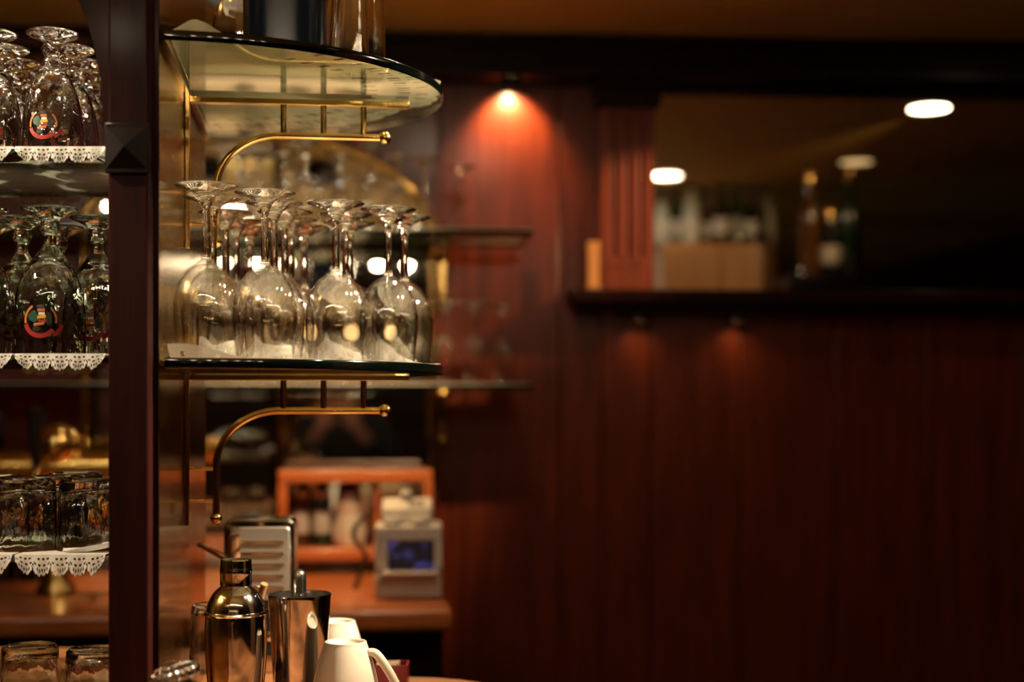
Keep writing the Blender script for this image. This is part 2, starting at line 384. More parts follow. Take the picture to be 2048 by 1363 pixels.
# back-bar wall with arched mirror
def bu(px, v=0.0): return hit(Q, TH, px, 600, v)[0]
def bz(py, v=0.0): return hit(Q, TH, 670, py, v)[1]
bk = empty('wall_backbar', Q, TH); tag(bk, 'dark wooden back-bar wall with an arched mirror', None, None, 'structure')
ur = bu(873); ua = bu(862); uc = bu(520); AR = ua-uc; zs = bz(470); RISE = bz(272)-zs
def arch(sx=1.0, sz=1.0, n=28, off=0.0):
    return [(uc+(AR+off)*math.cos(PI*k/n), zs+(RISE+off)*math.sin(PI*k/n)) for k in range(n+1)]
# wall face as strips round the arch
fb = MB()
ar = arch(); z_bot = -EYE
loop_out = []
for k, (x, z) in enumerate(ar): loop_out.append((x, CEIL))
vs = []; fs = []
for (x, z) in ar: vs += [(x, 0, z), (x, 0, CEIL), (x, 0.05, z), (x, 0.05, CEIL)]
for k in range(len(ar)-1):
    a, b = 4*k, 4*(k+1); fs += [(a, b, b+1, a+1), (b, a, a+2, b+2)]
fb.add(vs, fs)
fb.box((ua, 0, z_bot), (ur, 0.05, CEIL)); fb.box((-1.75, 0, z_bot), (2*uc-ua, 0.05, CEIL)); fb.box((2*uc-ua, 0, z_bot), (ua, 0.05, -0.40))
link('face', fb, M['mahogany'], bk, fix=True)
pts = [(ua, -0.33)]+[(ua, zs)]+ar[1:-1]+[(2*uc-ua, zs), (2*uc-ua, -0.33)]
bm_ = empty('arched_mirror', Q+Vector((0, 0, -0.33)), TH); tag(bm_, 'tall arched back-bar mirror behind the glass shelves', 'mirror')
link('pane', MB().slabxz([(x, z+0.33) for x, z in pts], 0.018, 0.024), M['mirror'], bm_, fix=True)
# arched wooden bead round the mirror; brass colour stands in for its highlights
ap = [(x, -0.004, z+0.33) for x, z in [(ua, -0.06)]+[(ua, zs)]+ar[1:-1]+[(2*uc-ua, zs), (2*uc-ua, -0.06)]]
link('arched_bead', MB().tube(ap, 0.009, 10), M['brass'], bm_)

# ================================================================== LAMPS (ceiling downlights, some of them added)
def downlight(p, label, glow='lamp', r=0.052, spots=(), can=False):
    e = empty('ceiling_downlight', (p[0], p[1], EYE+CEIL)); tag(e, label, 'ceiling light', 'recessed ceiling downlights')
    link('trim_ring', MB().lathe([(r+0.012, 0), (r+0.012, -0.004), (r, -0.006), (r, 0)], 32), M['white_trim'], e)
    if can:                                                          # black can, added so the mirrors do not show the lens
        link('can', MB().lathe([(r-0.004, -0.002), (r-0.004, -0.070), (r, -0.072), (r+0.002, -0.070), (r+0.002, 0)], 32), M['dark_plastic'], e); r = r-0.006
    link('lens', MB().lathe([(0, -0.001), (r, -0.001), (r, -0.0045), (0, -0.0045)], 32), M[glow], e)
    for k, (tx, ty, tz, watt, ang, colr) in enumerate(spots):      # aimed beams, extra ones added to brighten single things
        ld = bpy.data.lights.new('halogen_beam', 'SPOT'); ld.energy = watt; ld.color = colr; ld.spot_size = math.radians(ang); ld.spot_blend = 0.6; ld.shadow_soft_size = 0.018
        lo = bpy.data.objects.new('halogen_beam', ld); COL.objects.link(lo); lo.parent = e
        lo.location = (0.03*math.cos(2.1*k), 0.03*math.sin(2.1*k), -0.075 if can else -0.03)
        d = Vector((tx, ty, EYE+tz))-Vector((p[0], p[1], EYE+CEIL-0.03)); lo.rotation_euler = d.to_track_quat('-Z', 'Y').to_euler()
def ceil_refl(px, py, o, th, v=0.0):
    D = CEIL*F/(HOR-py); p = Vector((X(px, D), D, EYE+CEIL))
    nrm = Vector((-math.sin(th), math.cos(th), 0)); return reflect(p, o+nrm*v, th)
downlight(ceil_refl(1330, 350, WALL0, TW), 'round white ceiling downlight mirrored just beside the pilaster', spots=[(-0.22, 1.55, 0.05, 340, 29, COOL), (-0.25, 1.50, -0.27, 30, 34, COOL)])
downlight(ceil_refl(1855, 215, WALL0, TW), 'round white ceiling downlight mirrored high in the wide mirror', spots=[(0.95, 1.40, 0.55, 16, 34, WARM), (0.21, 3.12, 0.36, 75, 20, WARM)])
downlight(ceil_refl(1710, 322, WALL0, TW), 'dim warm ceiling downlight mirrored behind the bottles', 'lamp_dim')
downlight(ceil_refl(955, 300, WALL0, TW), 'ceiling downlight glowing faintly in the varnished wall above the far shelf', 'lamp_strong', spots=[(-0.22, 1.60, 0.05, 45, 50, COOL), (-0.30, 2.85, 0.05, 50, 32, WARM)])
downlight((-0.50, 2.55), 'ceiling downlight over the back counter', can=True, spots=[(-0.45, 2.78, -0.3, 60, 58, WARM)])
downlight((-0.24, 1.52), 'added unseen downlight over the half-round glass shelves', can=True, spots=[(-0.22, 1.56, 0.0, 5, 90, WARM)])  # added lamp, lights the upper doily from above
downlight((-0.60, 1.50), 'added unseen downlight over the beer goblets of the cabinet', can=True, spots=[(-0.50, 1.50, 0.0, 26, 80, COOL)])  # added lamp, shines down through the cabinet shelves
downlight((-1.05, 1.10), 'added unseen downlight lighting the lace of the cabinet from the front', can=True, spots=[(-0.50, 1.45, 0.1, 64, 40, COOL)])  # added fill lamp for lace and goblets
downlight((0.42, 1.22), 'added unseen downlight lighting the cups and shaker', can=True, spots=[(-0.22, 1.50, -0.25, 10, 40, COOL)])  # added fill lamp for the front counter
# small spotlight under the cornice, washing the wall below it
uq = wu(1022, -0.07)
q = WALL0+Vector((uq*cw+0.07*sw, uq*sw-0.07*cw, zc-0.0005))
cl = empty('cornice_spotlight', q, TW); tag(cl, 'little spotlight under the black cornice washing the varnished wall', 'spotlight')
link('housing', MB().lathe([(0.014, 0), (0.016, -0.0005), (0.017, -0.006), (0.015, -0.006), (0.013, 0)], 24), M['black_wood'], cl)
link('shield', MB().box((-0.024, -0.021, -0.022), (0.024, -0.0185, -0.0005)), M['black_wood'], cl, bevel=0.001)
link('lens', MB().lathe([(0, -0.001), (0.0125, -0.001), (0.0125, -0.002), (0, -0.002)], 24), M['puck'], cl)
ld = bpy.data.lights.new('halogen_beam', 'SPOT'); ld.energy = 10.0; ld.color = WARM; ld.spot_size = math.radians(100); ld.spot_blend = 0.8; ld.shadow_soft_size = 0.005
lo = bpy.data.objects.new('halogen_beam', ld); COL.objects.link(lo); lo.parent = cl; lo.location = (0, 0, -0.007); lo.rotation_euler = (math.radians(32), 0, 0)

# ================================================================== COUNTERS
ZC = EYE-0.33
nc = empty('bar_counter', (0, 0, 0)); tag(nc, 'wooden front bar counter with rounded end carrying shaker and cups', 'counter')
poly = [(-1.5, 0.95), (0.02, 0.95), (0.05, 1.3)]
for k in range(9):
    a = PI/2*k/8; poly.append((-0.13+0.18*math.cos(a), 1.52+0.235*math.sin(a)))
poly += [(-0.22, 1.80), (-0.27, 1.97), (-1.5, 1.97)]
link('counter_top', MB().prism(poly, ZC-0.035, ZC), M['counter_wood'], nc, bevel=0.006, seg=3)
link('counter_body', MB().prism([(-1.45, 1.02), (-0.06, 1.02), (-0.06, 1.60), (-0.30, 1.75), (-0.34, 1.93), (-1.45, 1.93)], 0, ZC-0.035), M['dark_wood'], nc)
bc = empty('back_counter', (Q.x, Q.y, 0), TH); tag(bc, 'wooden back counter under the arched mirror carrying the till printer', 'counter')
v_f = -0.74
link('counter_top', MB().box((-1.7, v_f, ZC-0.04), (bu(908, v_f), -0.012, ZC)), M['rail_wood'], bc, bevel=0.012, seg=4)
link('cabinet_front', MB().box((-1.68, v_f+0.05, 0), (bu(890, v_f), -0.012, ZC-0.04)), M['black_wood'], bc)

# ================================================================== GLASS CABINET (frame, brass side)
cab = empty('glass_cabinet', (0, 0, ZC)); tag(cab, 'dark wooden display cabinet frame with brushed brass side panel', 'cabinet')
zb = 0.0; ztop = EYE+CEIL-ZC-0.004
xa, xb = X(216, 1.318), X(296, 1.318)
def cz(py, D): return EYE+Zr(py, D)-ZC
link('post', MB().box((xa, 1.318, 0), (xb, 1.338, ztop)), M['dark_wood'], cab, bevel=0.002)
z0, z1 = cz(345, 1.312), cz(245, 1.312); xm = (xa+xb)/2; zm = (z0+z1)/2
blk = MB().box((xa-0.0015, 1.3125, z0), (xb+0.0025, 1.3175, z1))
link('block', blk, M['black_wood'], cab, bevel=0.001)
link('diamond_stud', MB().add([(xa, 1.3124, z0+0.004), (xb, 1.3124, z0+0.004), (xb, 1.3124, z1-0.004), (xa, 1.3124, z1-0.004), (xm, 1.303, zm)],
     [(0, 1, 4), (1, 2, 4), (2, 3, 4), (3, 0, 4), (3, 2, 1, 0)]), M['black_wood'], cab, sharp=5)
curve = [(217, 345), (210, 260), (204, 190), (196, 140), (185, 85), (172, 40), (158, 5), (140, -35), (115, -75), (80, -115), (40, -150), (-60, -190), (-200, -215)]
pg = [(X(px, 1.32), cz(py, 1.32)) for px, py in curve]
pg = [p for p in pg if p[1] < ztop-0.004]
vs = []; fs = []
for (x, z) in pg:
    vs += [(x, 1.322, z), (xa+0.001, 1.322, z), (x, 1.335, z), (xa+0.001, 1.335, z)]
for k in range(len(pg)-1):
    a, b = 4*k, 4*k+4
    fs += [(a, a+1, b+1, b), (a+2, b+2, b+3, a+3), (a, b, b+2, a+2), (a+1, a+3, b+3, b+1)]
fs += [(0, 2, 3, 1), (4*(len(pg)-1), 4*(len(pg)-1)+1, 4*(len(pg)-1)+3, 4*(len(pg)-1)+2)]
link('arch_bracket', MB().add(vs, fs), M['dark_wood'], cab, fix=True)
# brass panel, in the turned frame
def uvz(u, v, z): return (P0.x+u*c7-v*s7, P0.y+u*s7+v*c7, z)
def turned_box(u0, u1, v0, v1, za, zb_):
    b = MB().box((u0, v0, za), (u1, v1, zb_)); b.v = [uvz(*p) for p in b.v]; return b
link('brass_panel', turned_box(-0.004, 0.0, -0.232, 0.252, 0, ztop), M['brushed'], cab)
link('edge_strip', turned_box(-0.022, 0.0003, -0.2395, -0.2365, 0, ztop), M['dark_wood'], cab)
link('side_board', turned_box(-0.022, -0.0045, -0.236, 0.25, 0, ztop), M['dark_wood'], cab)
link('far_post', MB().box((-0.98, 1.30, 0), (-0.94, 1.338, ztop)), M['dark_wood'], cab, bevel=0.002)

# added light strip: unseen bulbs at the cabinet head, for glints in the goblets
def light_strip(pts, label, d):
    e = empty('added_light_strip', pts[0]); tag(e, label, 'light strip')
    a, b = Vector(pts[0]), Vector(pts[1]); L = b-a; n = int(L.length/d)
    link('channel', MB().tube([(0, 0, 0), L], 0.0035, 8), M['brass'], e)
    for k in range(n+1): link('bulb', MB().ball(L*((k+0.5)/(n+1))+Vector(pts[2]), 0.0048, 12), M['strip'], e)
light_strip(((-0.93, 1.36, EYE+0.66), (-0.42, 1.36, EYE+0.66), (0, 0.003, -0.006)), 'added unseen strip of tiny bulbs along the head of the cabinet', 0.045)

# ================================================================== LACE helper
def lace_runner(L, depth, hang_f, hang_r, n=None, fold=0.0, res=0.0011):
    """cloth laid over a shelf along x, hanging at front (y=0) and rear; scalloped, holed edge"""
    nx = int(L/res); vs = []; fs = []; idx = {}
    rows = []
    m = 18
    for j in range(m+1): rows.append(('f', j/m))           # front hem, bottom to top
    for j in range(1, 9): rows.append(('t', j/8))
    for j in range(1, m+1): rows.append(('r', j/m))
    sc_w = L/max(1, round(L/0.0175))
    for i in range(nx+1):
        x = L*i/nx
        ph = (x/sc_w) % 1.0; scal = abs(math.sin(PI*x/sc_w))**0.6
        endr = min(1.0, min(x, L-x)/0.012)
        for kind, t in rows:
            if kind == 'f':
                h = hang_f*(0.55+0.45*scal+0.05*math.sin(9*PI*x/sc_w))*(0.35+0.65*endr)
                p = (x, -0.002-0.0015*math.sin(PI*2*x/sc_w)*(1-t)-0.003*(1-t), 0.0012-h*(1-t))
            elif kind == 't': p = (x, depth*t, 0.0012)
            else:
                h = hang_r*(0.55+0.45*scal)*(0.35+0.65*endr)
                p = (x, depth+0.003*t, 0.0012-h*t)
            vs.append(p)
    R = len(rows)
    def hole(x, kind, t):
        if kind == 't': return False
        d = (1-t) if kind == 'f' else t        # 0 at shelf edge, 1 at hem
        ph = (x/sc_w) % 1.0
        if 0.62 < d < 0.80 and (ph < 0.075 or ph > 0.925): return True
        if 0.40 < d < 0.55 and abs(((x/sc_w*4) % 1.0)-0.5) < 0.2: return True
        if 0.66 < d < 0.80 and 0.2 < ph < 0.8 and ((x/sc_w*8) % 1.0) < 0.34: return True
        if d > 0.93 and ((x/sc_w*7) % 1.0) < 0.35: return True
        if 0.16 < d < 0.24 and ((x/sc_w*12) % 1.0) < 0.5 and 0.1 < ph < 0.9: return True
        return False
    for i in range(nx):
        for j in range(R-1):
            kind, t = rows[j+1] if rows[j+1][0] != 't' else rows[j]
            if rows[j][0] == 't' and rows[j+1][0] == 't': kind = 't'
            if hole(L*(i+0.5)/nx, kind, t): continue
            fs.append((i*R+j, (i+1)*R+j, (i+1)*R+j+1, i*R+j+1))
    return MB().add(vs, fs)

# ================================================================== GLASSWARE
def split_lathe(prof, cuts, seg=44):
    """open lathe pieces that together close the glass"""
    out = []; a = 0
    for c in list(cuts)+[len(prof)-1]:
        out.append(MB().lathe(prof[a:c+1], seg)); a = c
    return out
def smooth(pts, n=4):
    """Catmull-Rom through profile points"""
    r = []; m = len(pts)
    for i in range(m-1):
        p0 = pts[max(i-1, 0)]; p1 = pts[i]; p2 = pts[i+1]; p3 = pts[min(i+2, m-1)]
        for k in range(n):
            t = k/n
            q = [0.5*((2*p1[d])+(-p0[d]+p2[d])*t+(2*p0[d]-5*p1[d]+4*p2[d]-p3[d])*t*t+(-p0[d]+3*p1[d]-3*p2[d]+p3[d])*t**3) for d in (0, 1)]
            r.append((max(q[0], 0.0), q[1]))
    r.append(pts[-1]); return r
def stemglass(name, foot_r, h, bowl_out, bowl_in, stem_r, neck_z, mat, bowl_mat=None, foot_t=0.0022, foot_rise=0.011, seg=44):
    foot = [(0, h-0.0004), (foot_r*0.45, h-0.0002), (foot_r*0.9, h), (foot_r, h-foot_t*0.5), (foot_r*0.93, h-foot_t*1.2), (foot_r*0.6, h-foot_t-foot_rise*0.32), (foot_r*0.32, h-foot_t-foot_rise*0.7), (stem_r*1.7, h-foot_t-foot_rise*1.15)]
    stem = [(stem_r*1.7, h-foot_t-foot_rise*1.15), (stem_r*1.08, h-foot_t-foot_rise*1.8), (stem_r*0.95, (h+neck_z)/2), (stem_r*1.05, neck_z+0.006), (stem_r*1.5, neck_z)]
    a = smooth(foot, 3); b = smooth(stem, 4); c = smooth([stem[-1]]+bowl_out, 4); d = smooth(bowl_in, 4)
    prof = a+b[1:]; cut1 = len(a)-1; cut2 = len(prof)-1
    prof = prof+c[1:]+d
    pcs = split_lathe(prof, (cut1, cut2), seg)
    t = empty(name)
    link('foot', pcs[0], mat, t); link('stem', pcs[1], mat, t); link('bowl', pcs[2], bowl_mat or mat, t)
    return t
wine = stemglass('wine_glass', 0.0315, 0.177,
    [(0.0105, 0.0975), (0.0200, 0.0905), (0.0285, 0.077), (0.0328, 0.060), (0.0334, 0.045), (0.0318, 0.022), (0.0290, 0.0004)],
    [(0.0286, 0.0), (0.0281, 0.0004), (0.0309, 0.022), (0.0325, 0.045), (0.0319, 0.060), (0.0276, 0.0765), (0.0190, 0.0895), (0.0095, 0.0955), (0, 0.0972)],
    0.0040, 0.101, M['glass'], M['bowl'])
goblet = stemglass('beer_goblet', 0.0285, 0.150,
    [(0.0165, 0.098), (0.0260, 0.084), (0.0325, 0.066), (0.0352, 0.045), (0.0358, 0.025), (0.0352, 0.0004)],
    [(0.0347, 0.0), (0.0341, 0.0004), (0.0346, 0.025), (0.0340, 0.045), (0.0313, 0.066), (0.0248, 0.083), (0.0150, 0.0945), (0, 0.0985)],
    0.0062, 0.108, M['green_glass'], foot_t=0.003, foot_rise=0.014)
goblet_s = stemglass('beer_goblet', 0.0262, 0.127,
    [(0.0135, 0.088), (0.0205, 0.076), (0.0262, 0.058), (0.0296, 0.038), (0.0308, 0.018), (0.0306, 0.0004)],
    [(0.0301, 0.0), (0.0296, 0.0004), (0.0297, 0.018), (0.0285, 0.038), (0.0250, 0.058), (0.0194, 0.075), (0.0120, 0.0850), (0, 0.0885)],
    0.0068, 0.096, M['pressed'], foot_t=0.003, foot_rise=0.012)
flute = stemglass('champagne_tulip', 0.0300, 0.168,
    [(0.0075, 0.097), (0.0140, 0.091), (0.0200, 0.075), (0.0232, 0.050), (0.0232, 0.030), (0.0210, 0.0004)],
    [(0.0206, 0.0), (0.0202, 0.0004), (0.0223, 0.030), (0.0223, 0.050), (0.0191, 0.075), (0.0132, 0.0900), (0.0065, 0.0955), (0, 0.0968)],
    0.0036, 0.100, M['glass'], seg=28)
cocktail = stemglass('cocktail_glass', 0.0290, 0.150,
    [(0.0080, 0.072), (0.0130, 0.064), (0.0200, 0.045), (0.0290, 0.020), (0.0350, 0.0004)],
    [(0.0346, 0.0), (0.0341, 0.0004), (0.0281, 0.020), (0.0191, 0.045), (0.0120, 0.0635), (0.0060, 0.0700), (0, 0.0715)],
    0.0032, 0.076, M['glass'], seg=28)
def emblem(t, rad, zc_, s):
    """enamel badge printed on the bowl: parts lie on the curved wall at angle -90 deg (towards the room)"""
    e = MB(); 
    def on(x, z):
        r = rad(z)+0.00035; a = -PI/2+x/r; return (r*math.cos(a), r*math.sin(a), z)
    def patch(pts, name, mat, th=0.0):
        c = (sum(p[0] for p in pts)/len(pts), sum(p[1] for p in pts)/len(pts)); n = len(pts)
        vs = [on(*c)]+[on(c[0]+(p[0]-c[0])*0.5, c[1]+(p[1]-c[1])*0.5) for p in pts]+[on(*p) for p in pts]
        fs = [(0, 1+k, 1+(k+1) % n) for k in range(n)]+[(1+k, 1+n+k, 1+n+(k+1) % n, 1+(k+1) % n) for k in range(n)]
        return link(name, MB().add(vs, fs), mat, t)
    # amber garland above, red ribbon below the figure
    def arc(name, mat, a0, a1, r0, r1, n=20, ox=0.0):
        vs = []; fs = []
        for k in range(n+1):
            a = math.radians(a0+(a1-a0)*k/n)
            for rr in (r0, (r0+r1)/2, r1): vs.append(on(s*(ox+rr*math.cos(a)), zc_+s*rr*math.sin(a)))
        for k in range(n):
            for j in (0, 1): fs.append((3*k+j, 3*k+j+1, 3*k+j+4, 3*k+j+3))
        link(name, MB().add(vs, fs), mat, t)
    arc('red_ribbon', M['red'], 196, 322, 0.0116, 0.0156)
    arc('red_ribbon', M['red'], 300, 345, 0.0130, 0.0165, 8, 0.004)
    arc('amber_garland', M['amber'], 120, 192, 0.0126, 0.0146)
    arc('amber_garland', M['amber'], -12, 48, 0.0126, 0.0142)
    def blob(cx, cz_, rx, rz_, n=10): return [(s*(cx+rx*math.cos(2*PI*k/n)*(1+0.25*math.sin(3*k+cx*900))), zc_+s*(cz_+rz_*math.sin(2*PI*k/n)*(1+0.2*math.cos(2*k+cz_*700)))) for k in range(n)]
    def bar(cx, cz_, w2, h2, sk=0.0): return [(s*(cx-w2), zc_+s*(cz_-h2)), (s*(cx+w2), zc_+s*(cz_-h2+sk)), (s*(cx+w2), zc_+s*(cz_+h2+sk)), (s*(cx-w2), zc_+s*(cz_+h2))]
    patch(blob(-0.0062, 0.0030, 0.0046, 0.0050), 'green_figure', M['green_print'])
    patch(blob(0.0072, 0.0010, 0.0026, 0.0058), 'black_figure', M['black_print'])
    patch(bar(0.0008, 0.0085, 0.0032, 0.0013), 'amber_figure', M['amber'])
    patch(blob(0.0002, 0.0118, 0.0034, 0.0016), 'black_figure', M['black_print'])
    patch(bar(0.0012, 0.0055, 0.0026, 0.0011), 'white_figure', M['white_print'])
    patch(bar(0.0012, 0.0022, 0.0036, 0.0014, 0.001), 'yellow_figure', M['yellow'])
    patch(bar(0.0016, -0.0010, 0.0034, 0.0012), 'red_figure', M['red'])
    patch(bar(-0.0010, -0.0042, 0.0046, 0.0013, 0.0015), 'amber_figure', M['amber'])
    patch(blob(-0.0032, -0.0078, 0.0034, 0.0022), 'black_figure', M['black_print'])
def grad(z): # outer radius of the large goblet
    P_ = [(0.0358, 0.0), (0.0358, 0.025), (0.0352, 0.045), (0.0325, 0.066), (0.026, 0.084)]
    for (r0, z0_), (r1, z1_) in zip(P_[:-1], P_[1:]):
        if z <= z1_: return r0+(r1-r0)*(z-z0_)/(z1_-z0_)
    return 0.026
def grad_s(z):
    P_ = [(0.0308, 0.0), (0.0308, 0.018), (0.0296, 0.038), (0.0262, 0.058), (0.0205, 0.076)]
    for (r0, z0_), (r1, z1_) in zip(P_[:-1], P_[1:]):
        if z <= z1_: return r0+(r1-r0)*(z-z0_)/(z1_-z0_)
    return 0.02
emblem(goblet, grad, 0.034, 1.15); emblem(goblet_s, grad_s, 0.028, 1.0)
ORD = ['first', 'second', 'third', 'fourth', 'fifth', 'sixth', 'seventh', 'eighth', 'ninth']
used = set()
def put(proto, loc, label, cat, group, rz=0.0):
    o = proto if proto.name not in used and not used.add(proto.name) else copy_tree(proto)
    o.location = loc; o.rotation_euler = (0, 0, rz); tag(o, label, cat, group); return o

# ---- wine glasses on the half-round shelf
ZM = EYE+0.0475; ZU = EYE+0.3555; TG = 0.0097
cols = [[(-.3090, 1.44), (-.3190, 1.518), (-.3300, 1.640), (-.3317, 1.712), (-.3284, 1.784)],
        [(-.2583, 1.487), (-.2605, 1.559), (-.2610, 1.634), (-.2648, 1.703), (-.2590, 1.775)],
        [(-.1937, 1.565), (-.1935, 1.654), (-.1977, 1.730)],
        [(-.1400, 1.611), (-.1270, 1.680)]]
cn = ['file nearest the brass panel', 'second file from the panel', 'third file from the panel', 'file at the shelf tip']
for c, col in enumerate(cols):
    for r, (x, y) in enumerate(col):
        lab = 'upturned wine glass on the middle shelf, %s, %s' % (cn[c], 'front' if r == 0 else ('rearmost' if r == len(col)-1 else ORD[r]+' back'))
        put(wine, (x, y, ZM+0.0016), lab, 'wine glass', 'upturned wine glasses on the half-round middle shelf', random.uniform(0, 6))
put(wine, (X(487, 1.545), 1.545, ZU+0.0016), 'upturned wine glass on the upper shelf, left of the blue canister', 'wine glass', 'glasses on the half-round upper shelf')

# ---- goblets in the cabinet
ZA, ZB, ZD = EYE+0.2555, EYE+0.0522, EYE-0.145
rows_s = [(1.455, [(105, 0), (-18, 0)]), (1.518, [(140, 1), (8, 1)]), (1.581, [(167, 2), (36, 2)]), (1.644, [(184, 3), (58, 3)])]
for r, (D, lst) in enumerate(rows_s):
    for k, (px, _) in enumerate(lst):
        lab = 'small beer goblet upturned on the top cabinet shelf, %s file, %s from the front' % ('post-side' if k == 0 else 'outer', ORD[r])
        put(goblet_s, (X(px, D), D, ZA+0.0014), lab, 'goblet', 'beer goblets on the top cabinet shelf', 0.1*(k+r))
big = [(100, 1.445, 'centre front with a bright round emblem'), (-42, 1.448, 'front, cut off by the photo edge'), (44, 1.520, 'behind between the two front ones'), (195, 1.515, 'close beside the dark post'),
       (118, 1.594, 'third row, directly behind the emblem one'), (-30, 1.596, 'third row, outermost')]
for px, D, s_ in big:
    put(goblet, (X(px, D), D, ZB+0.0014), 'large beer goblet upturned on the middle cabinet shelf, '+s_, 'goblet', 'beer goblets on the middle cabinet shelf', 0.05)

# ---- cabinet shelves and lace
def slab_parts(name, poly, z, t, matf, mate, label, cat, group, origin=(0, 0)):
    e = empty(name, (origin[0], origin[1], z-t)); tag(e, label, cat, group)
    n = len(poly); pl_ = [(x-origin[0], y-origin[1]) for x, y in poly]
    link('glass_sheet', MB().add([(x, y, t) for x, y in pl_]+[(x, y, 0) for x, y in pl_], [tuple(range(n)), tuple(range(2*n-1, n-1, -1))]), matf, e)
    i = 0.0006
    vs = []; fs = []
    prof_ = [(-0.0012, 0), (0, 0.0012), (0, t-0.0012), (-0.0012, t)]
    cx = sum(p[0] for p in pl_)/n; cyy = sum(p[1] for p in pl_)/n
    for (x, y) in pl_:
        d = Vector((x-cx, y-cyy)).normalized()
        for off, zz in prof_: vs.append((x+d.x*off, y+d.y*off, zz))
    for k in range(n):
        k2 = (k+1) % n
        for j in range(3): fs.append((4*k+j, 4*k2+j, 4*k2+j+1, 4*k+j+1))
    link('polished_edge', MB().add(vs, fs), mate, e)
    return e
for nm, z in (('top', ZA), ('middle', ZB), ('lower', ZD)):
    slab_parts('cabinet_shelf', [(-0.935, 1.40), (-0.415, 1.40), (-0.415, 1.68), (-0.935, 1.68)], z, 0.006, M['sheet2'], M['edge_green'],
               'green-edged glass shelf in the cabinet, %s of the three' % nm, 'glass shelf', 'glass shelves of the cabinet', (-0.675, 1.40))
    # two runners side by side
    for k, (x0, x1) in enumerate(((X(33, 1.40), X(213, 1.40)), (X(-165, 1.40), X(27, 1.40)))):
        L = x1-x0; hf = 0.0165 if nm != 'lower' else 0.021
        o = link('lace_runner', lace_runner(L, 0.283, hf, hf*0.9), M['lace'], loc=(x0, 1.3985, z+0.0004))
        tag(o, 'white scalloped lace doily hanging over the %s cabinet shelf, %s' % (nm, 'beside the post' if k == 0 else 'cut off by the photo edge'), 'doily', 'lace doilies on the cabinet shelves')

# ---- tumblers on the lower cabinet shelf
def tumbler_mesh(r0, r1, h, base, wall, seg=40):
    # upturned: mouth at z=0 (radius r0), thick base at z=h (radius r1)
    out = [(0, h-0.003), (r1*0.75, h-0.002), (r1*0.9, h), (r1, h-0.003), (r1+(r0-r1)*0.3, h*0.7), (r0, 0.0006)]
    inn = [(r0-wall*0.5, 0), (r0-wall, 0.0006), (r1-wall+(r0-r1)*0.35, h*0.62), (r1-wall*1.4, h-base-0.003), (r1*0.6, h-base), (0, h-base)]
    a = out[:4]; b = out[3:]+inn
    return MB().lathe(a, seg), MB().lathe(b, seg)
def tumbler(name, r0, r1, h, base, wall, mat, wall_mat=None):
    t = empty(name); a, b = tumbler_mesh(r0, r1, h, base, wall)
    link('base', a, mat, t); link('wall', b, wall_mat or mat, t); return t
tumb = tumbler('whisky_tumbler', 0.0330, 0.0300, 0.072, 0.011, 0.0022, M['pressed'])
tl = [(50, 1.45, 'front, further from the post'), (180, 1.45, 'front, beside the post'), (115, 1.52, 'second row, between the two front ones'), (-6, 1.52, 'second row, cut off by the photo edge'), (150, 1.595, 'third row, seen through the others')]
for px, D, s_ in tl:
    put(tumb, (X(px, D), D, ZD+0.0014), 'upturned tumbler on the lower cabinet shelf, '+s_, 'tumbler', 'tumblers on the lower cabinet shelf')
for px, D, s_ in ((60, 1.55, 'further from the post'), (190, 1.53, 'close to the post')):
    put(tumb, (X(px, D), D, ZC+0.0002), 'upturned tumbler standing on the bar counter below the shelves, '+s_, 'tumbler', 'tumblers on the bar counter')
# folded napkin by the tumblers
fn = MB(); n = 14
vs = []; fs = []
for i in range(n+1):
    for j in range(7):
        t_ = i/n; vs.append((0.07*t_, 0.02*j/6, 0.004+0.016*t_*t_+0.003*math.sin(j*1.2+t_*4)))
for i in range(n):
    for j in range(6): fs.append((i*7+j, (i+1)*7+j, (i+1)*7+j+1, i*7+j+1))
o = link('folded_napkin', fn.add(vs, fs), M['lace'], loc=(X(125, 1.408), 1.408, ZD-0.0005)); tag(o, 'white cloth corner curling up in front of the tumblers by the post', 'napkin')

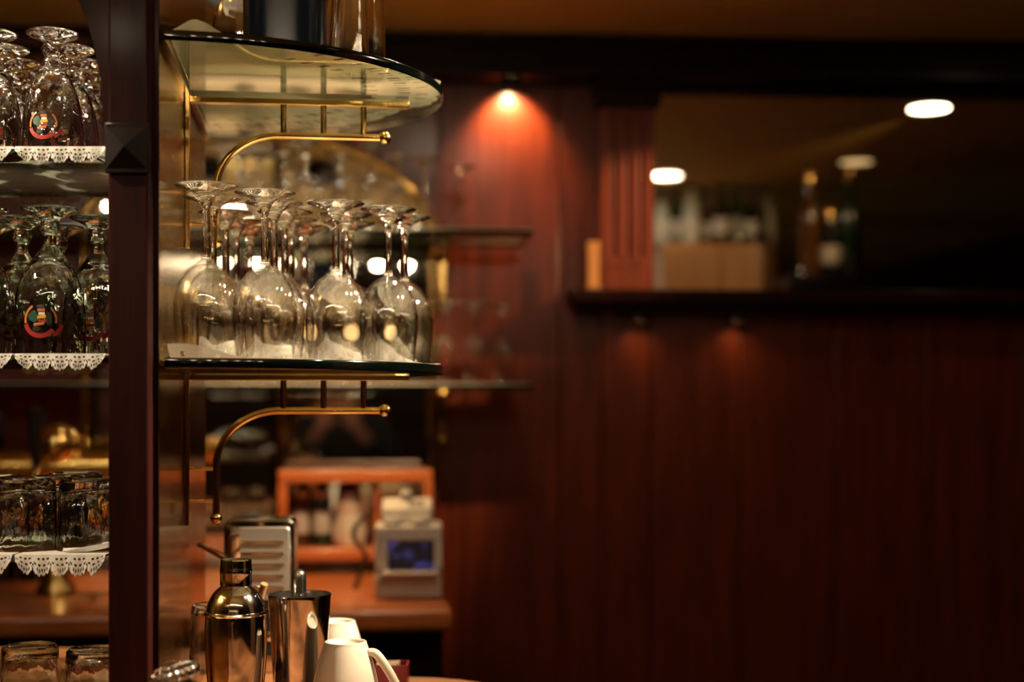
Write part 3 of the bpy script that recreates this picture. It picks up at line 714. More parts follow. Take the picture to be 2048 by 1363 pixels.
# ================================================================== HALF-ROUND SHELVES
SA, SB = 0.2865, 0.2475
def ell(a, b, n=48): return [(a*math.cos(-PI/2+PI*k/n), b*math.sin(-PI/2+PI*k/n)) for k in range(n+1)]
def half_shelf(z, label):
    pts = [(max(u, 0.0)+0.0062, v) for u, v in ell(SA-0.0062, SB)]
    wp = [uvz(u, v, 0)[:2] for u, v in pts]
    return slab_parts('half_round_shelf', wp, z, TG, M['sheet'], M['edge'], label, 'glass shelf', 'half-round glass shelves on the brass panel', (P0.x, P0.y))
half_shelf(ZM, 'half-round dark-edged glass shelf carrying the upturned wine glasses')
half_shelf(ZU, 'half-round dark-edged glass shelf seen from below, carrying the blue canister')
def doily(seed, curls, label, z):
    rnd = random.Random(seed); na, nr = 220, 40; vs = []; fs = []
    A, B = SA-0.010, SB-0.006
    for i in range(na+1):
        a = -PI/2+PI*i/na
        sc_ = 1.0-0.018*(1-abs(math.sin(i*PI/na*27)))**1.5
        for j in range(nr+1):
            rho = j/nr
            u = 0.008+A*rho*sc_*math.cos(a); v = B*rho*sc_*math.sin(a)
            zz = 0.0005+0.0004*rho*rho*(1+math.sin(a*9+seed))*0.5
            for ca, width, hgt in curls:
                d = abs(a-ca)/width
                if d < 1: zz += hgt*(0.5+0.5*math.cos(PI*d))*max(0, (rho-0.86)/0.14)**1.6
            vs.append((*uvz(u, v, 0)[:2], zz))
    for i in range(na):
        for j in range(nr):
            rho = (j+0.5)/nr; ph = (i/na*27) % 1.0
            if 0.90 < rho < 0.95 and 0.3 < ph < 0.7 and (i % 3) == 0: continue
            if i > 40 and 0.82 < rho < 0.87 and (i % 4) < 2 and 0.15 < ph < 0.85: continue
            if i > 40 and 0.70 < rho < 0.74 and (i % 8) < 3: continue
            fs.append((i*(nr+1)+j, (i+1)*(nr+1)+j, (i+1)*(nr+1)+j+1, i*(nr+1)+j+1))
    mb = MB().add([(x-P0.x, y-P0.y, z_) for x, y, z_ in vs], fs)
    o = link('shelf_doily', mb, M['doily'], loc=(P0.x, P0.y, z), sharp=180)
    tag(o, label, 'doily', 'doilies on the half-round shelves')
doily(1, [(-PI/2+0.04, 0.26, 0.013), (0.0, 0.4, 0.002), (0.9, 0.3, 0.006)], 'white lace doily under the upturned wine glasses, curling at the panel', ZM)
doily(4, [(-PI/2+0.10, 0.10, 0.012), (-0.12, 0.22, 0.008), (0.5, 0.3, 0.006)], 'white lace doily on the upper half-round shelf', ZU)

# ---- brass brackets
def bracket(z_sh, label):
    e = empty('shelf_bracket', (P0.x, P0.y, z_sh), TH); tag(e, label, 'bracket', 'brass brackets of the half-round shelves')
    b = M['brass']
    link('upright_bar', MB().box((0.0002, -0.0045, -0.178), (0.0055, 0.0045, 0.045)), b, e, bevel=0.0008)
    link('flat_bar', MB().box((0.0056, -0.006, -TG-0.0068), (0.2486, 0.006, -TG-0.0002)), b, e, bevel=0.0008)
    zt_ = -TG-0.0405; ue, us, rv = 0.2214, 0.104, 0.034
    path = [(ue, 0, zt_), (0.16, 0, zt_)]
    for k in range(17):
        a = PI/2*k/16; path.append((us-(us-rv)*math.sin(a), 0, zt_-0.062*(1-math.cos(a))))
    path += [(rv, 0, -0.14), (rv, 0, -0.166)]
    link('curved_tube', MB().tube(path, 0.0040, 16), b, e)
    for u in (0.1081, 0.1526, 0.1973):
        link('spindle', MB().tube([(u, 0, zt_+0.003), (u, 0, -TG-0.0066)], 0.0033, 14), b, e)
    for zz in (-0.1147, -0.1503):
        link('rod', MB().tube([(0.005, 0, zz), (rv, 0, zz)], 0.0023, 12), b, e)
    link('ball_finial', MB().ball((ue, 0, zt_), 0.0072, 24), b, e)
    link('ball_finial', MB().ball((rv, 0, -0.170), 0.0068, 24), b, e)
bracket(ZM, 'brass bracket with ball ends under the middle half-round shelf')
bracket(ZU, 'brass bracket with ball ends under the upper half-round shelf')

# ---- things on the upper shelf
bl = empty('blue_canister', (X(570, 1.445), 1.445, ZU+0.0012)); tag(bl, 'dark blue round canister on the upper half-round shelf', 'canister')
link('body', MB().lathe([(0, 0.19), (0.040, 0.19), (0.042, 0.188), (0.042, 0.006), (0.040, 0.004), (0, 0.004)], 48), M['blue'], bl)
link('base_ring', MB().lathe([(0.0421, 0.006), (0.047, 0.004), (0.050, 0.001), (0.050, 0), (0, 0)], 48), M['dark_plastic'], bl)
link('lid', MB().lathe([(0, 0.205), (0.030, 0.204), (0.043, 0.199), (0.0435, 0.1905), (0, 0.1905)], 48), M['blue'], bl)
hb = tumbler('highball_glass', 0.0315, 0.0255, 0.150, 0.014, 0.0020, M['glass'])
put(hb, (X(715, 1.53), 1.53, ZU+0.0016), 'upturned highball glass on the upper shelf, front, right of the blue canister', 'highball glass', 'glasses on the half-round upper shelf')
put(hb, (X(690, 1.625), 1.625, ZU+0.0016), 'upturned highball glass on the upper shelf, behind the front one', 'highball glass', 'glasses on the half-round upper shelf')

# ================================================================== FAR SHELVES
def far_shelf(z, label):
    v0, v1 = -0.27, -0.016; ue = bu(1062, -0.2)
    pts = [(-0.95, v0)]
    for k in range(7):
        a = -PI/2+PI/2*k/6; pts.append((ue-0.03+0.03*math.cos(a), v0+0.03+0.03*math.sin(a)))
    pts += [(ue, v1-0.0), (-0.95, v1)]
    wp = [(Q.x+u*c7-v*s7, Q.y+u*s7+v*c7) for u, v in pts]
    slab_parts('far_shelf', wp, z, 0.010, M['sheet2'], M['edge_green'], label, 'glass shelf', 'long glass shelves of the back bar', (Q.x, Q.y))
    L = ue-0.006+0.95
    o = link('lace_runner', lace_runner(L, 0.25, 0.002, 0.0, res=0.0025), M['lace'], loc=(Q.x+(-0.95)*c7-(v0-0.001)*s7, Q.y-0.95*s7+(v0-0.001)*c7, z+0.0004), rz=TH)
    tag(o, 'white lace runner under the glasses on the %s far shelf' % ('upper' if z > EYE+0.2 else 'lower'), 'doily', 'lace runners on the far shelves')
    for px in (886, 300):
        u = bu(px, -0.01)
        e = empty('far_bracket', (Q.x+u*c7+0.002*s7, Q.y+u*s7-0.002*c7, z), TH)
        if px == 886: e.location = (Q.x+u*c7-0.02*s7, Q.y+u*s7+0.02*c7, z)
        tag(e, 'brass wall bracket under the %s far shelf, %s' % ('upper' if z > EYE+0.2 else 'lower', 'right of the arched mirror' if px == 886 else 'behind the cabinet'), 'bracket', 'brass brackets of the far shelves')
        yb = 0.03 if px == 886 else -0.002
        link('upright_bar', MB().box((-0.009, -0.012, -0.115), (0.009, yb if px == 886 else 0, -0.0102)), M['brass'], e, bevel=0.003)
        link('arm', MB().tube([(0, -0.012, -0.022), (0, -0.20, -0.0162)], 0.006, 12), M['brass'], e)
        link('ball_finial', MB().ball((0, -0.012, -0.117), 0.008, 16), M['brass'], e)
far_shelf(ZM, 'long glass back-bar shelf carrying champagne tulips, lower of the two')
far_shelf(ZU, 'long glass back-bar shelf carrying stemmed glasses, upper of the two')
def at_far(px, v):
    u = bu(px, v); return Q.x+u*c7-v*s7, Q.y+u*s7+v*c7
fu = [(520, -0.20, cocktail), (612, -0.205, wine), (680, -0.12, flute), (742, -0.20, wine), (849, -0.19, cocktail), (924, -0.11, cocktail), (484, -0.11, flute), (570, -0.12, flute), (795, -0.11, flute)]
fu.sort(key=lambda t: t[0])
for k, (px, v, pr) in enumerate(fu):
    x, y = at_far(px, v)
    put(pr, (x, y, ZU+0.0018), 'upturned %s on the upper far shelf, %s from its right end' % ({'wine_glass': 'wine glass', 'champagne_tulip': 'champagne tulip', 'cocktail_glass': 'cocktail glass'}[pr.name.split('.')[0]], ORD[len(fu)-1-k]),
        {'wine_glass': 'wine glass', 'champagne_tulip': 'champagne glass', 'cocktail_glass': 'cocktail glass'}[pr.name.split('.')[0]], 'glasses on the upper far shelf')
fl = [(1004, -0.12), (948, -0.20), (890, -0.20), (838, -0.13), (790, -0.21), (742, -0.12), (690, -0.20), (640, -0.12), (590, -0.20), (540, -0.12), (490, -0.20)]
nm2 = ['first', 'second', 'third', 'fourth', 'fifth', 'sixth', 'seventh', 'eighth', 'ninth', 'tenth', 'eleventh']
for k, (px, v) in enumerate(fl):
    x, y = at_far(px, v)
    put(flute, (x, y, ZM+0.0018), 'upturned champagne tulip on the lower far shelf, %s from its right end' % nm2[k], 'champagne glass', 'champagne tulips on the lower far shelf')

# ================================================================== ON THE FRONT COUNTER
def at(px, D, z=0.0): return (X(px, D), D, ZC+z)
sh = empty('cocktail_shaker', at(472, 1.50)); tag(sh, 'polished steel cobbler cocktail shaker with cap on the bar counter', 'shaker')
link('body', MB().lathe(smooth([(0.0318, 0.113), (0.0322, 0.108), (0.0325, 0.090), (0.0315, 0.06), (0.0285, 0.03), (0.0245, 0.003), (0.0235, 0.0)], 4)+[(0, 0.0)], 56), M['chrome'], sh)
link('strainer_top', MB().lathe([(0.0150, 0.1445)]+smooth([(0.0165, 0.1425), (0.0235, 0.136), (0.0290, 0.126), (0.0312, 0.117)], 4)+[(0.0330, 0.1165), (0.0338, 0.1145), (0.0330, 0.1130), (0.0318, 0.113)], 56), M['chrome'], sh)
link('cap', MB().lathe([(0, 0.1712), (0.0150, 0.1712), (0.0162, 0.170), (0.0166, 0.164), (0.0166, 0.1615), (0.0169, 0.161), (0.0169, 0.156), (0.0166, 0.1555), (0.0168, 0.144), (0.0150, 0.1435)], 48), M['chrome'], sh)
tn = empty('mixing_tin', at(599, 1.56)); tag(tn, 'open steel mixing tin holding a bar tool on the bar counter', 'tin')
link('wall', MB().lathe([(0.0335, 0.1265), (0.0345, 0.127), (0.0348, 0.126), (0.0342, 0.123), (0.0270, 0.004), (0.0255, 0.0), (0, 0.0)], 56), M['chrome'], tn)
link('inside', MB().lathe([(0, 0.006), (0.0255, 0.006), (0.0335, 0.1265)], 56), M['steel'], tn)
o = link('bar_muddler', MB().tube([at(600, 1.555, 0.008), at(598, 1.55, 0.05), at(597, 1.55, 0.142), at(597, 1.55, 0.149), at(597, 1.55, 0.1525), at(597, 1.55, 0.1545), at(597, 1.55, 0.155)], [0.006, 0.0075, 0.0085, 0.0082, 0.0068, 0.0042, 0.0008], 20), M['steel']); tag(o, 'round-ended steel muddler standing in the mixing tin', 'bar tool')
# cups
def cup(loc, rz, label):
    e = empty('coffee_cup', loc, rz); tag(e, label, 'cup', 'upturned coffee cups on the bar counter')
    link('body', MB().lathe(smooth([(0.0175, 0.0820), (0.0195, 0.0832), (0.0222, 0.0828), (0.0230, 0.0800), (0.0270, 0.068), (0.0330, 0.046), (0.0375, 0.022), (0.0395, 0.001)], 4)+[(0.0388, 0), (0.0372, 0.001)]+smooth([(0.0350, 0.024), (0.0305, 0.046), (0.0245, 0.067), (0.018, 0.074)], 3)+[(0, 0.0755)], 56), M['ceramic'], e)
    link('foot_well', MB().lathe([(0, 0.0795), (0.0165, 0.0795), (0.0176, 0.0821)], 48), M['ceramic'], e)
    path = [(0.026, 0, 0.0715), (0.033, 0, 0.0705), (0.042, 0, 0.060), (0.052, 0, 0.044), (0.059, 0, 0.028), (0.057, 0, 0.018), (0.048, 0, 0.014), (0.0375, 0, 0.017)]
    pp = smooth([(p[0], p[2]) for p in path], 5)
    link('handle', MB().tube([(a, 0, b) for a, b in pp], 0.0048, 14), M['ceramic'], e)
cup(at(691, 1.51), -0.15, 'cream upturned coffee cup in front, handle to the right')
cup(at(672, 1.655), 1.9, 'cream upturned coffee cup standing behind the mixing tin')
# red box with packets
rb = empty('sugar_box', at(776, 1.672)); tag(rb, 'small maroon box of sugar packets beside the cream cup', 'box')
w_, d_, h_ = 0.024, 0.018, 0.031
for a, b in (((-w_, -d_, 0), (w_, -d_+0.002, h_)), ((-w_, d_-0.002, 0), (w_, d_, h_)), ((-w_, -d_+0.002, 0), (-w_+0.002, d_-0.002, h_)), ((w_-0.002, -d_+0.002, 0), (w_, d_-0.002, h_)), ((-w_+0.002, -d_+0.002, 0), (w_-0.002, d_-0.002, 0.002))):
    link('box_side', MB().box(a, b), M['maroon'], rb)
for k in range(5):
    e = link('sugar_packet', MB().box((-0.012, -0.0012, 0), (0.012, 0.0012, 0.029)), M['paper'], loc=at(772+2*k, 1.672-0.011+0.0055*k, 0.0022+0.001*(k % 2)), rz=0.12*(k-2))
    tag(e, 'paper sugar packet in the maroon box, %s from the front' % ORD[k], 'packet', 'sugar packets in the maroon box')
# glass jug behind the shaker
gj = tumbler('clear_beaker', 0.0270, 0.0225, 0.112, 0.008, 0.0022, M['glass']); gj.location = at(424, 1.585, 0.0002)
tag(gj, 'clear upturned glass beaker just left of the cocktail shaker', 'glass')
# strainer with coil spring
mc = empty('steel_cup', at(352, 1.25)); tag(mc, 'short steel cup on the bar counter carrying the coiled strainer', 'cup')
link('wall', MB().lathe([(0.029, 0.0880), (0.031, 0.0884), (0.032, 0.0880), (0.028, 0.002), (0.026, 0.0), (0, 0.0)], 40), M['chrome'], mc)
link('inside', MB().lathe([(0, 0.004), (0.025, 0.004), (0.029, 0.0880)], 40), M['steel'], mc)
st = empty('bar_strainer', at(352, 1.25, 0.0910)); tag(st, 'steel bar strainer with coiled spring resting on a short cup', 'strainer')
link('plate', MB().lathe([(0, 0.0082), (0.026, 0.0082), (0.027, 0.0078), (0.027, 0.0070), (0, 0.0070)], 40), M['steel'], st)
pts = []
for k in range(420):
    a = 2*PI*k/420*0.86-PI*0.43+PI/2*0; b = 2*PI*k/420*34; rr = 0.030+0.0058*math.cos(b); pts.append((rr*math.cos(a), rr*math.sin(a), 0.0075+0.0064*math.sin(b)))
link('coil_spring', MB().tube(pts, 0.0011, 6), M['chrome'], st)
link('handle', MB().box((-0.10, -0.008, 0.0070), (-0.025, 0.008, 0.0084)), M['steel'], st, bevel=0.0006)
st.rotation_euler = (0.25, 0, -1.25); st.scale = (0.62, 0.62, 0.8); mc.scale = (0.62, 0.62, 1.0)
# holder with wooden tools
hj = empty('tool_jar', at(478, 1.66)); tag(hj, 'dark steel jar of wooden bar tools half hidden behind the shaker', 'jar')
link('wall', MB().lathe([(0.0275, 0.085), (0.0285, 0.085), (0.0285, 0.0), (0, 0.0)], 40), M['steel'], hj)
link('inside', MB().lathe([(0, 0.004), (0.0275, 0.004), (0.0275, 0.085)], 40), M['dark_plastic'], hj)
mu = empty('wooden_muddler', at(468, 1.655, 0.0045)); tag(mu, 'brown wooden bar tool with a side peg standing behind the shaker cap', 'muddler')
link('shaft', MB().lathe([(0, 0.1790), (0.0055, 0.1790), (0.0072, 0.1770), (0.0074, 0.11), (0.0068, 0.0), (0, 0.0)], 24), M['stick_wood'], mu)
link('eyelet', MB().lathe([(0.0034, -0.0005), (0.0034, 0.0008), (0.0016, 0.0008), (0.0016, -0.0005)], 16), M['brass'], mu, loc=(0.001, -0.0078, 0.150)).rotation_euler = (PI/2, 0, 0)
link('peg', MB().tube([(0.0, -0.002, 0.147), (-0.041, -0.004, 0.169)], [0.0040, 0.0036], 12), M['stick_wood'], mu)
o = link('pale_stick', MB().tube([at(468, 1.675, 0.006), at(529, 1.63, 0.129)], 0.0040, 12), M['pale_wood']); tag(o, 'pale wooden stick end poking out right of the shaker', 'stick')
# chrome napkin dispenser
nd = empty('napkin_dispenser', at(523, 1.80), 0.06); tag(nd, 'chrome napkin dispenser with rounded top behind the shaker', 'napkin dispenser')
def rrect(w2, h, r, n=6):
    p = [(-w2, 0), (w2, 0)]
    for k in range(n+1): a = PI/2*k/n; p.append((w2-r+r*math.cos(a), h-r+r*math.sin(a)))
    for k in range(n+1): a = PI/2+PI/2*k/n; p.append((-w2+r+r*math.cos(a), h-r+r*math.sin(a)))
    return p
link('shell', MB().slabxz(rrect(0.0435, 0.192, 0.009), -0.028, 0.028), M['chrome'], nd, bevel=0.003, seg=3, fix=True)
link('face_plate', MB().slabxz(rrect(0.036, 0.090, 0.004), -0.0325, -0.0285), M['satin'], nd, bevel=0.001, loc=(0.002, 0, 0.092), fix=True)
for k in range(5): link('rib', MB().tube([(-0.030, -0.0332, 0.108+0.014*k), (0.032, -0.0332, 0.108+0.014*k)], 0.0022, 8), M['chrome'], nd)
link('slot_mouth', MB().slabxz(rrect(0.034, 0.058, 0.004), -0.031, -0.0285), M['dark_plastic'], nd, loc=(0.002, 0, 0.022), fix=True)
link('press_lever', MB().tube([(0.012, -0.033, 0.045), (0.020, -0.037, 0.052), (0.028, -0.033, 0.060)], 0.006, 12), M['chrome'], nd)

# ================================================================== ON THE BACK COUNTER
def back(px, D): return (X(px, D), D, ZC+0.0005)
dv = empty('till_printer', back(817, 2.46), TH*0.5); tag(dv, 'boxy cream till printer with small lit screen on the back counter', 'printer')
cp = M['cream_plastic']
Wd, Hd, Dd = 0.058, 0.127, 0.10
link('body', MB().box((-Wd, 0.012, 0), (Wd, Dd, Hd)), cp, dv, bevel=0.006, seg=3)
link('bezel_top', MB().box((-Wd, -0.004, Hd-0.026), (Wd, 0.0118, Hd-0.001)), cp, dv, bevel=0.003)
link('bezel_side', MB().box((-Wd, -0.004, 0.05), (-Wd+0.022, 0.0118, Hd-0.0262)), cp, dv, bevel=0.002)
link('bezel_side', MB().box((Wd-0.014, -0.004, 0.05), (Wd, 0.0118, Hd-0.0262)), cp, dv, bevel=0.002)
link('screen', MB().box((-Wd+0.0222, 0.007, 0.05), (Wd-0.0142, 0.0118, Hd-0.0264)), M['screen'], dv)
link('tray_lip', MB().box((-Wd+0.012, -0.020, 0.0425), (Wd-0.006, 0.0116, 0.0495)), M['ceramic'], dv, bevel=0.002)
link('lower_front', MB().box((-Wd, -0.008, 0.002), (Wd, 0.0118, 0.042)), M['beige_plastic'], dv, bevel=0.003)
ph = empty('telephone', (back(812, 2.50)[0], 2.50, ZC+0.0012+Hd), 0.05); tag(ph, 'cream telephone with black coiled cord resting on the till printer', 'telephone')
link('base', MB().add([(-0.042, -0.02, 0), (0.046, -0.02, 0), (0.046, 0.035, 0), (-0.042, 0.035, 0), (-0.042, -0.014, 0.028), (0.046, -0.014, 0.028), (0.046, 0.035, 0.044), (-0.042, 0.035, 0.044)],
     [(3, 2, 1, 0), (4, 5, 6, 7), (0, 1, 5, 4), (1, 2, 6, 5), (2, 3, 7, 6), (3, 0, 4, 7)]), cp, ph, bevel=0.004)
hs = smooth([(-0.036, 0.050), (-0.020, 0.058), (0.0, 0.060), (0.020, 0.058), (0.042, 0.050)], 4)
link('handset', MB().tube([(a, 0.026, b-0.004) for a, b in hs], [0.008+0.004*abs(k/(len(hs)-1)-0.5)*2 for k in range(len(hs))], 12), cp, ph)
for i in range(3):
    for j in range(4):
        link('key', MB().box((0.0, 0, 0), (0.007, 0.005, 0.003)), M['beige_plastic'], ph, loc=(0.004+0.010*i, -0.010+0.008*j, 0.0292+0.0026*j))
for x in (-0.022, 0.024): link('cradle_cup', MB().lathe([(0, 0.012), (0.014, 0.012), (0.017, 0.004), (0.012, 0.0), (0, 0)], 20), M['ceramic'], ph, loc=(x, -0.026, 0.0))
pts = []
for k in range(200):
    t_ = k/199; a = t_*2*PI*24; base = Vector((-0.046, 0.01, 0.022)).lerp(Vector((-0.088, 0.0, -0.115)), t_)+Vector((-0.034*math.sin(PI*min(1, t_*1.6+0.1)), 0, 0)); pts.append(base+Vector((0.005*math.cos(a), 0.005*math.sin(a), 0.0)))
link('coiled_cord', MB().tube(pts, 0.0016, 6), M['dark_plastic'], ph)
# open wooden shelf unit against the mirror
su = empty('counter_shelf', (Q.x, Q.y, ZC+0.0005), TH); tag(su, 'low open wooden shelf box against the mirror on the back counter', 'shelf unit')
def sz(py, v): return EYE+bz(py, v)-ZC
v0, v1 = -0.24, -0.05; ul_, ur_ = bu(556, v0), bu(866, v0)
zt1, zt0 = sz(941, v0), sz(965, v0); zb1, zb0 = sz(1098, v0), sz(1122, v0)
link('top_board', MB().box((ul_, v0, zt0), (ur_, v1, zt1)), M['rail_wood'], su, bevel=0.003)
link('bottom_board', MB().box((ul_, v0, zb0), (ur_, v1, zb1)), M['rail_wood'], su, bevel=0.003)
for u in (ul_, ur_-0.018): link('upright', MB().box((u, v0+0.001, 0.0), (u+0.018, v1, zt0)), M['rail_wood'], su, bevel=0.002)
link('divider', MB().box((bu(748, v0), v0+0.02, zb1), (bu(748, v0)+0.012, v1, zt0)), M['rail_wood'], su, bevel=0.002)
def on_unit(px, v): 
    u = bu(px, v); return (Q.x+u*c7-v*s7, Q.y+u*s7+v*c7, ZC+zb1+0.001)
pj = empty('milk_jug', on_unit(698, -0.17), TH-1.3); tag(pj, 'cream ceramic milk jug inside the low wooden shelf box', 'jug')
link('body', MB().lathe(smooth([(0.020, 0.098), (0.024, 0.096), (0.026, 0.080), (0.024, 0.066), (0.031, 0.045), (0.036, 0.022), (0.033, 0.004), (0.030, 0.0)], 4)+[(0, 0)], 40), M['ceramic'], pj)
link('lid', MB().lathe([(0, 0.112), (0.006, 0.111), (0.018, 0.105), (0.022, 0.0985), (0, 0.0985)], 32), M['ceramic'], pj)
link('handle', MB().tube([(-0.022, 0, 0.085), (-0.042, 0, 0.080), (-0.050, 0, 0.055), (-0.036, 0, 0.030)], 0.005, 12), M['ceramic'], pj)
cu = empty('sugar_bowl', on_unit(790, -0.19), TH); tag(cu, 'small pale bowl right of the divider in the wooden shelf box', 'bowl')
link('body', MB().lathe([(0.018, 0.030), (0.020, 0.031), (0.0215, 0.030), (0.020, 0.015), (0.012, 0.002), (0.012, 0), (0, 0)], 32), M['ceramic'], cu)
link('inside', MB().lathe([(0, 0.004), (0.012, 0.006), (0.018, 0.030)], 32), M['ceramic'], cu)
for k, (px, m_, lab) in enumerate(((600, 'amber_bottle', 'amber jar with pale label in the wooden shelf box, outer'), (643, 'green_bottle', 'dark green jar with pale label in the wooden shelf box, inner'))):
    j = empty('storage_jar', on_unit(px, -0.15), TH); tag(j, lab, 'jar')
    link('body', MB().lathe([(0.012, 0.098), (0.017, 0.092), (0.019, 0.085), (0.019, 0.003), (0.017, 0), (0, 0)], 32), M[m_], j)
    link('lid', MB().lathe([(0, 0.112), (0.015, 0.112), (0.016, 0.110), (0.016, 0.097), (0, 0.097)], 32), M['cream_plastic'], j)
    link('paper_label', MB().lathe([(0.0192, 0.070), (0.0194, 0.069), (0.0194, 0.026), (0.0192, 0.025)], 32), M['label_paper'], j)
# brass beer tower and bottles behind the cabinet
bt = empty('beer_tower', back(112, 2.52), TH); tag(bt, 'polished brass beer tap tower with dome and black handle behind the cabinet', 'beer tap')
link('column', MB().lathe([(0.024, 0.20), (0.022, 0.19), (0.020, 0.10), (0.021, 0.03), (0.034, 0.012), (0.036, 0.0), (0, 0)], 32), M['brass'], bt)
link('cross_barrel', MB().tube([(-0.30, 0, 0.225), (0.20, 0, 0.225)], 0.030, 28), M['brass'], bt)
link('dome', MB().ball((0, 0, 0.262), 0.042, 28), M['brass'], bt)
for x in (-0.22, -0.02, 0.13):
    t_ = link('tap', MB().tube([(x, -0.028, 0.222), (x, -0.075, 0.222), (x, -0.085, 0.212), (x, -0.087, 0.165)], 0.008, 12), M['brass'], bt)
    link('tap_handle', MB().tube([(x, -0.070, 0.230), (x, -0.074, 0.275), (x, -0.080, 0.33)], [0.007, 0.011, 0.014], 14), M['dark_plastic'], t_)
for x in (-0.295, 0.195): link('end_cap', MB().ball((x, 0, 0.225), 0.033, 20, (0.35, 1, 1)), M['brass'], bt)
def bottle(name, mat, h=0.30, r=0.037, label_m=True, cap='dark_plastic'):
    e = empty(name)
    link('body', MB().lathe(smooth([(0.0125, h), (0.0128, h*0.9), (0.0135, h*0.76), (0.020, h*0.68), (r*0.95, h*0.60), (r, h*0.55), (r, 0.01), (r*0.9, 0.0)], 3)+[(0, 0)], 28), M[mat], e)
    link('cap', MB().lathe([(0, h+0.012), (0.0135, h+0.012), (0.0142, h+0.010), (0.0142, h-0.03), (0.0136, h-0.032)], 24), M[cap], e)
    if label_m: link('paper_label', MB().lathe([(r+0.0002, h*0.46), (r+0.0005, h*0.455), (r+0.0005, h*0.20), (r+0.0002, h*0.195)], 28), M['label_paper'], e)
    return e
for k, px in enumerate((-6, 78)):
    b = bottle('wine_bottle', 'dark_bottle', 0.31); b.location = back(px, 2.74)
    tag(b, 'dark wine bottle with silvery label behind the brass tower, %s' % ('at the photo edge' if k == 0 else 'nearer the dome'), 'bottle', 'dark bottles behind the beer tower')

# ================================================================== SEEN IN THE MIRRORS
# tall oak cabinet with bottles on top, and a second dark one, to the right of the camera's view
def mirrored(px, py, D): return reflect(P(px, py, D), WALL0-Vector((-sw, cw, 0))*0.006, TW)
DC = 5.0
a = mirrored(1325, 600, DC); b = mirrored(1552, 600, DC)
ztop1 = Zr(485, DC)+EYE
oc = empty('oak_cabinet', ((a.x+b.x)/2, (a.y+b.y)/2, 0), 2*TW); tag(oc, 'tall oak cabinet with bottles on top, mirrored beside the pilaster', 'cabinet')
hw = (a-b).length/2
M['oak'] = wood('oak', (0.30, 0.13, 0.04), (0.46, 0.22, 0.08), 0.5, 0.1)
link('carcass', MB().box((-hw, -0.34, 0), (hw, -0.002, ztop1)), M['oak'], oc, bevel=0.003)
link('door', MB().box((-hw+0.004, -0.002, 0.10), (-0.002, 0.016, ztop1-0.02)), M['oak'], oc, bevel=0.003)
link('door', MB().box((0.002, -0.002, 0.10), (hw-0.004, 0.016, ztop1-0.02)), M['oak'], oc, bevel=0.003)
names = ['pale_bottle', 'green_bottle', 'pale_bottle', 'amber_bottle', 'dark_bottle', 'green_bottle', 'dark_bottle', 'pale_bottle']
for k in range(8):
    q = mirrored(1322+30*k, 485, DC+0.10+0.05*(k % 2)); 
    b_ = bottle('spirit_bottle', names[k], 0.19+0.02*(k % 3), 0.030); b_.location = (q.x, q.y, ztop1)
    tag(b_, '%s spirit bottle on the oak cabinet, %s from the pilaster in the mirror' % (names[k].split('_')[0], ORD[k]), 'bottle', 'bottles on the oak cabinet')
DD = 4.55
a = mirrored(1575, 600, DD); b = mirrored(1830, 600, DD); zt2 = Zr(548, DD)+EYE; hw = (a-b).length/2
dc = empty('dark_cabinet', ((a.x+b.x)/2, (a.y+b.y)/2, 0), 2*TW); tag(dc, 'black lacquered cabinet with two tall bottles on top, mirrored right', 'cabinet')
link('carcass', MB().box((-hw, -0.30, 0), (hw, -0.002, zt2)), M['black_wood'], dc, bevel=0.003)
link('door', MB().box((-hw+0.004, -0.002, 0.10), (hw-0.004, 0.014, zt2-0.02)), M['black_wood'], dc, bevel=0.003)
for k, (px, m_) in enumerate(((1620, 'amber_bottle'), (1660, 'dark_bottle'), (1700, 'green_bottle'))):
    q = mirrored(px, 548, DD+0.12); b_ = bottle('tall_bottle', m_, 0.345 if k != 1 else 0.22, 0.034, k == 1, 'brass'); b_.location = (q.x, q.y, zt2)
    tag(b_, '%s tall bottle with gold cap mirrored at the right, %s of three' % (m_.split('_')[0], ORD[k]), 'bottle', 'bottles on the black cabinet')
# lamp rails above the bar: small bulbs that sparkle in the glasses
def lamp_rail(y, drop, xs, label, glow='bulb'):
    lr = empty('lamp_rail', (0, y, EYE+CEIL)); tag(lr, label, 'lamp', 'bulb rails over the bar')
    zr = -drop
    link('rail', MB().tube([(xs[0]-0.05, 0, zr), (xs[-1]+0.05, 0, zr)], 0.008, 12), M['brass'], lr)
    for x in (xs[1], xs[len(xs)//2], xs[-2]): link('hanger', MB().tube([(x, 0, zr), (x, 0, 0)], 0.004, 10), M['brass'], lr)
    for x in xs:
        s_ = link('lamp_holder', MB().lathe([(0, 0), (0.012, 0), (0.014, -0.006), (0.014, -0.03), (0, -0.03)], 20), M['brass'], lr, loc=(x, 0, zr-0.006))
        link('bulb', MB().ball((0, 0, -0.040), 0.0135, 16), M[glow], s_)
lamp_rail(0.42, 0.17, [-1.1+0.122*k for k in range(14)], 'brass rail of small bright bulbs hung close over the bar')
lamp_rail(-0.45, 0.40, [-1.2+0.19*k for k in range(9)], 'added brass rail of small bright bulbs hung low behind the bar guests', 'bulb_dim')  # rear rail, added for more glints in the glasses
# door in the opposite wall
dr = empty('door_1', (-1.1, Y0+0.001, 0)); tag(dr, 'orange-brown wooden door in the opposite wall', None, None, 'structure')
link('leaf', MB().box((-0.42, 0, 0), (0.42, 0.04, 2.02)), M['rail_wood'], dr, bevel=0.004)
for z in (0.2, 1.1): link('door_panel', MB().box((-0.30, 0.04, z), (0.30, 0.052, z+0.78)), M['rail_wood'], dr, bevel=0.006)
link('door_handle', MB().tube([(0.36, 0.04, 1.02), (0.36, 0.085, 1.02), (0.27, 0.09, 1.02)], 0.009, 12), M['brass'], dr)

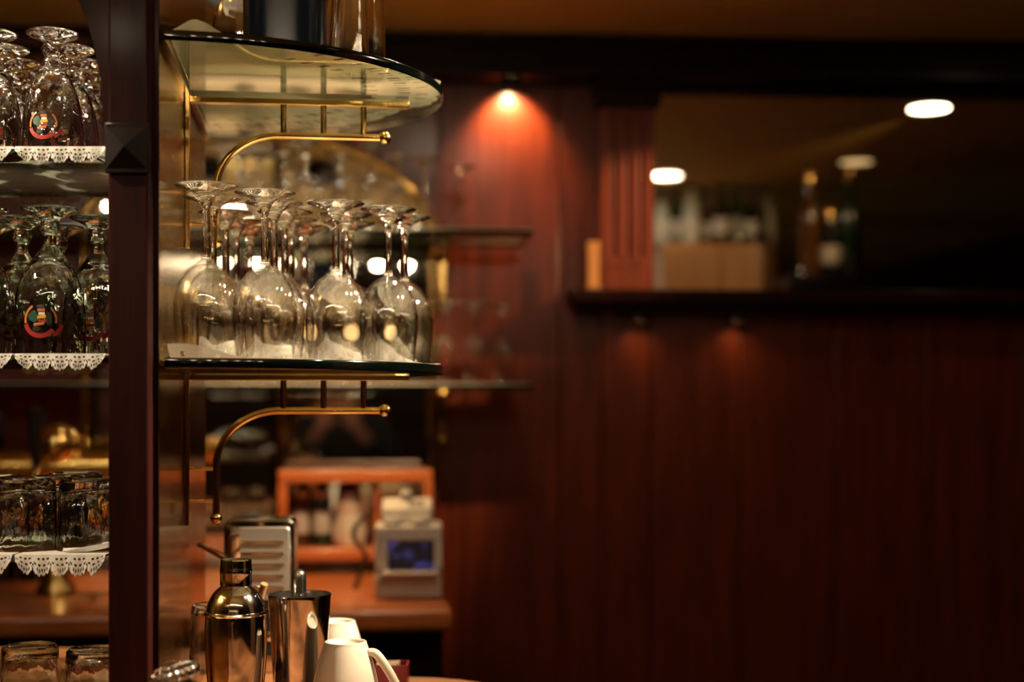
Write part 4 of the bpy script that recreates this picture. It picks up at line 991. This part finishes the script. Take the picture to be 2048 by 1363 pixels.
# person in dark clothes facing the mirror
def skin_mesh(name, verts, edges, radii, root, mat, parent, sub=2):
    me = bpy.data.meshes.new(name); me.from_pydata(verts, edges, []); me.update()
    o = bpy.data.objects.new(name, me); COL.objects.link(o); o.parent = parent
    sk = o.modifiers.new('skin', 'SKIN'); sk.use_smooth_shade = True
    for i, v in enumerate(me.skin_vertices[0].data):
        r = radii[i]; v.radius = r if isinstance(r, tuple) else (r, r); v.use_root = (i == root)
    ss = o.modifiers.new('sub', 'SUBSURF'); ss.levels = sub; ss.render_levels = sub
    me.materials.append(mat); return o
pe = empty('person', (X(695, 7.0)+0.0, -0.72, 0), 0.0)
mp_ = reflect(P(692, 816, 6.9), Q, TH); pe.location = (mp_.x, mp_.y, 0); pe.rotation_euler = (0, 0, 2*TH)
tag(pe, 'person in dark jacket with both hands raised, seen in the arched mirror', 'person')
V = []; E = []; R = []
def add(p, r, par=None):
    V.append(p); R.append(r)
    if par is not None: E.append((par, len(V)-1))
    return len(V)-1
pel = add((0, 0, 0.93), (0.15, 0.10)); wa = add((0, 0, 1.08), (0.135, 0.09), pel); ch = add((0, 0.0, 1.26), (0.16, 0.105), wa); nb = add((0, -0.01, 1.40), (0.08, 0.065), ch)
nk = add((0, 0.005, 1.46), 0.052, nb); jaw = add((0, 0.03, 1.53), (0.058, 0.070), nk); hd = add((0, 0.015, 1.61), (0.074, 0.092), jaw); tp = add((0, 0.0, 1.68), (0.058, 0.07), hd)
no = add((0, 0.118, 1.575), 0.012, jaw)
hands = {}
for s in (-1, 1):
    hp = add((s*0.10, 0, 0.86), 0.085, pel); kn = add((s*0.11, 0.03, 0.48), 0.058, hp); an = add((s*0.11, 0.0, 0.09), 0.042, kn); to = add((s*0.13, 0.16, 0.035), (0.045, 0.03), an)
    sh_ = add((s*0.17, -0.01, 1.36), 0.062, ch); el = add((s*0.24, 0.10, 1.14), 0.045, sh_); wr = add((s*0.10, 0.27, 1.30), 0.030, el); pm = add((s*0.07, 0.30, 1.355), (0.040, 0.020), wr)
    for j, (dx, L) in enumerate(((-0.028, 0.070), (-0.010, 0.080), (0.010, 0.075), (0.028, 0.060))):
        k1 = add((s*(0.07+dx), 0.315, 1.40), 0.010, pm); k2 = add((s*(0.07+dx)-s*0.012, 0.33, 1.40+L*0.55), 0.009, k1); add((s*(0.07+dx)-s*0.03, 0.335, 1.40+L*0.75), 0.008, k2)
    th = add((s*0.03, 0.30, 1.355), 0.011, pm); add((s*0.012, 0.315, 1.385), 0.009, th)
skin_mesh('body', V, E, R, pel, M['skin'], pe)
jv = [(0, 0, 0.86), (0, 0, 1.08), (0, 0, 1.26), (0, -0.01, 1.405)]; je = [(0, 1), (1, 2), (2, 3)]; jr = [(0.185, 0.13), (0.165, 0.12), (0.20, 0.135), (0.085, 0.075)]
for s in (-1, 1):
    n = len(jv); jv += [(s*0.18, -0.01, 1.365), (s*0.245, 0.10, 1.14), (s*0.115, 0.25, 1.28)]; je += [(2, n), (n, n+1), (n+1, n+2)]; jr += [0.078, 0.060, 0.044]
skin_mesh('jacket', jv, je, jr, 0, M['jacket'], pe)
tv = [(0, 0, 0.92)]; te = []; tr = [(0.165, 0.115)]
for s in (-1, 1):
    n = len(tv); tv += [(s*0.10, 0, 0.84), (s*0.11, 0.03, 0.48), (s*0.11, 0.0, 0.11)]; te += [(0, n), (n, n+1), (n+1, n+2)]; tr += [0.098, 0.072, 0.060]
skin_mesh('trousers', tv, te, tr, 0, M['jacket'], pe)
link('hair', MB().ball((0, -0.012, 1.655), 0.088, 24, (0.95, 1.1, 0.85)), M['hair'], pe)
for s in (-1, 1):
    link('eye', MB().ball((s*0.030, 0.098, 1.612), 0.010, 12), M['white_print'], pe); link('shoe', MB().ball((s*0.12, 0.08, 0.035), 0.05, 20, (0.95, 2.4, 0.7)), M['dark_plastic'], pe)
    link('ear', MB().ball((s*0.076, 0.005, 1.59), 0.022, 14, (0.35, 0.8, 1.3)), M['skin'], pe)
link('mouth', MB().ball((0, 0.098, 1.525), 0.018, 14, (1.2, 0.4, 0.35)), M['red'], pe)
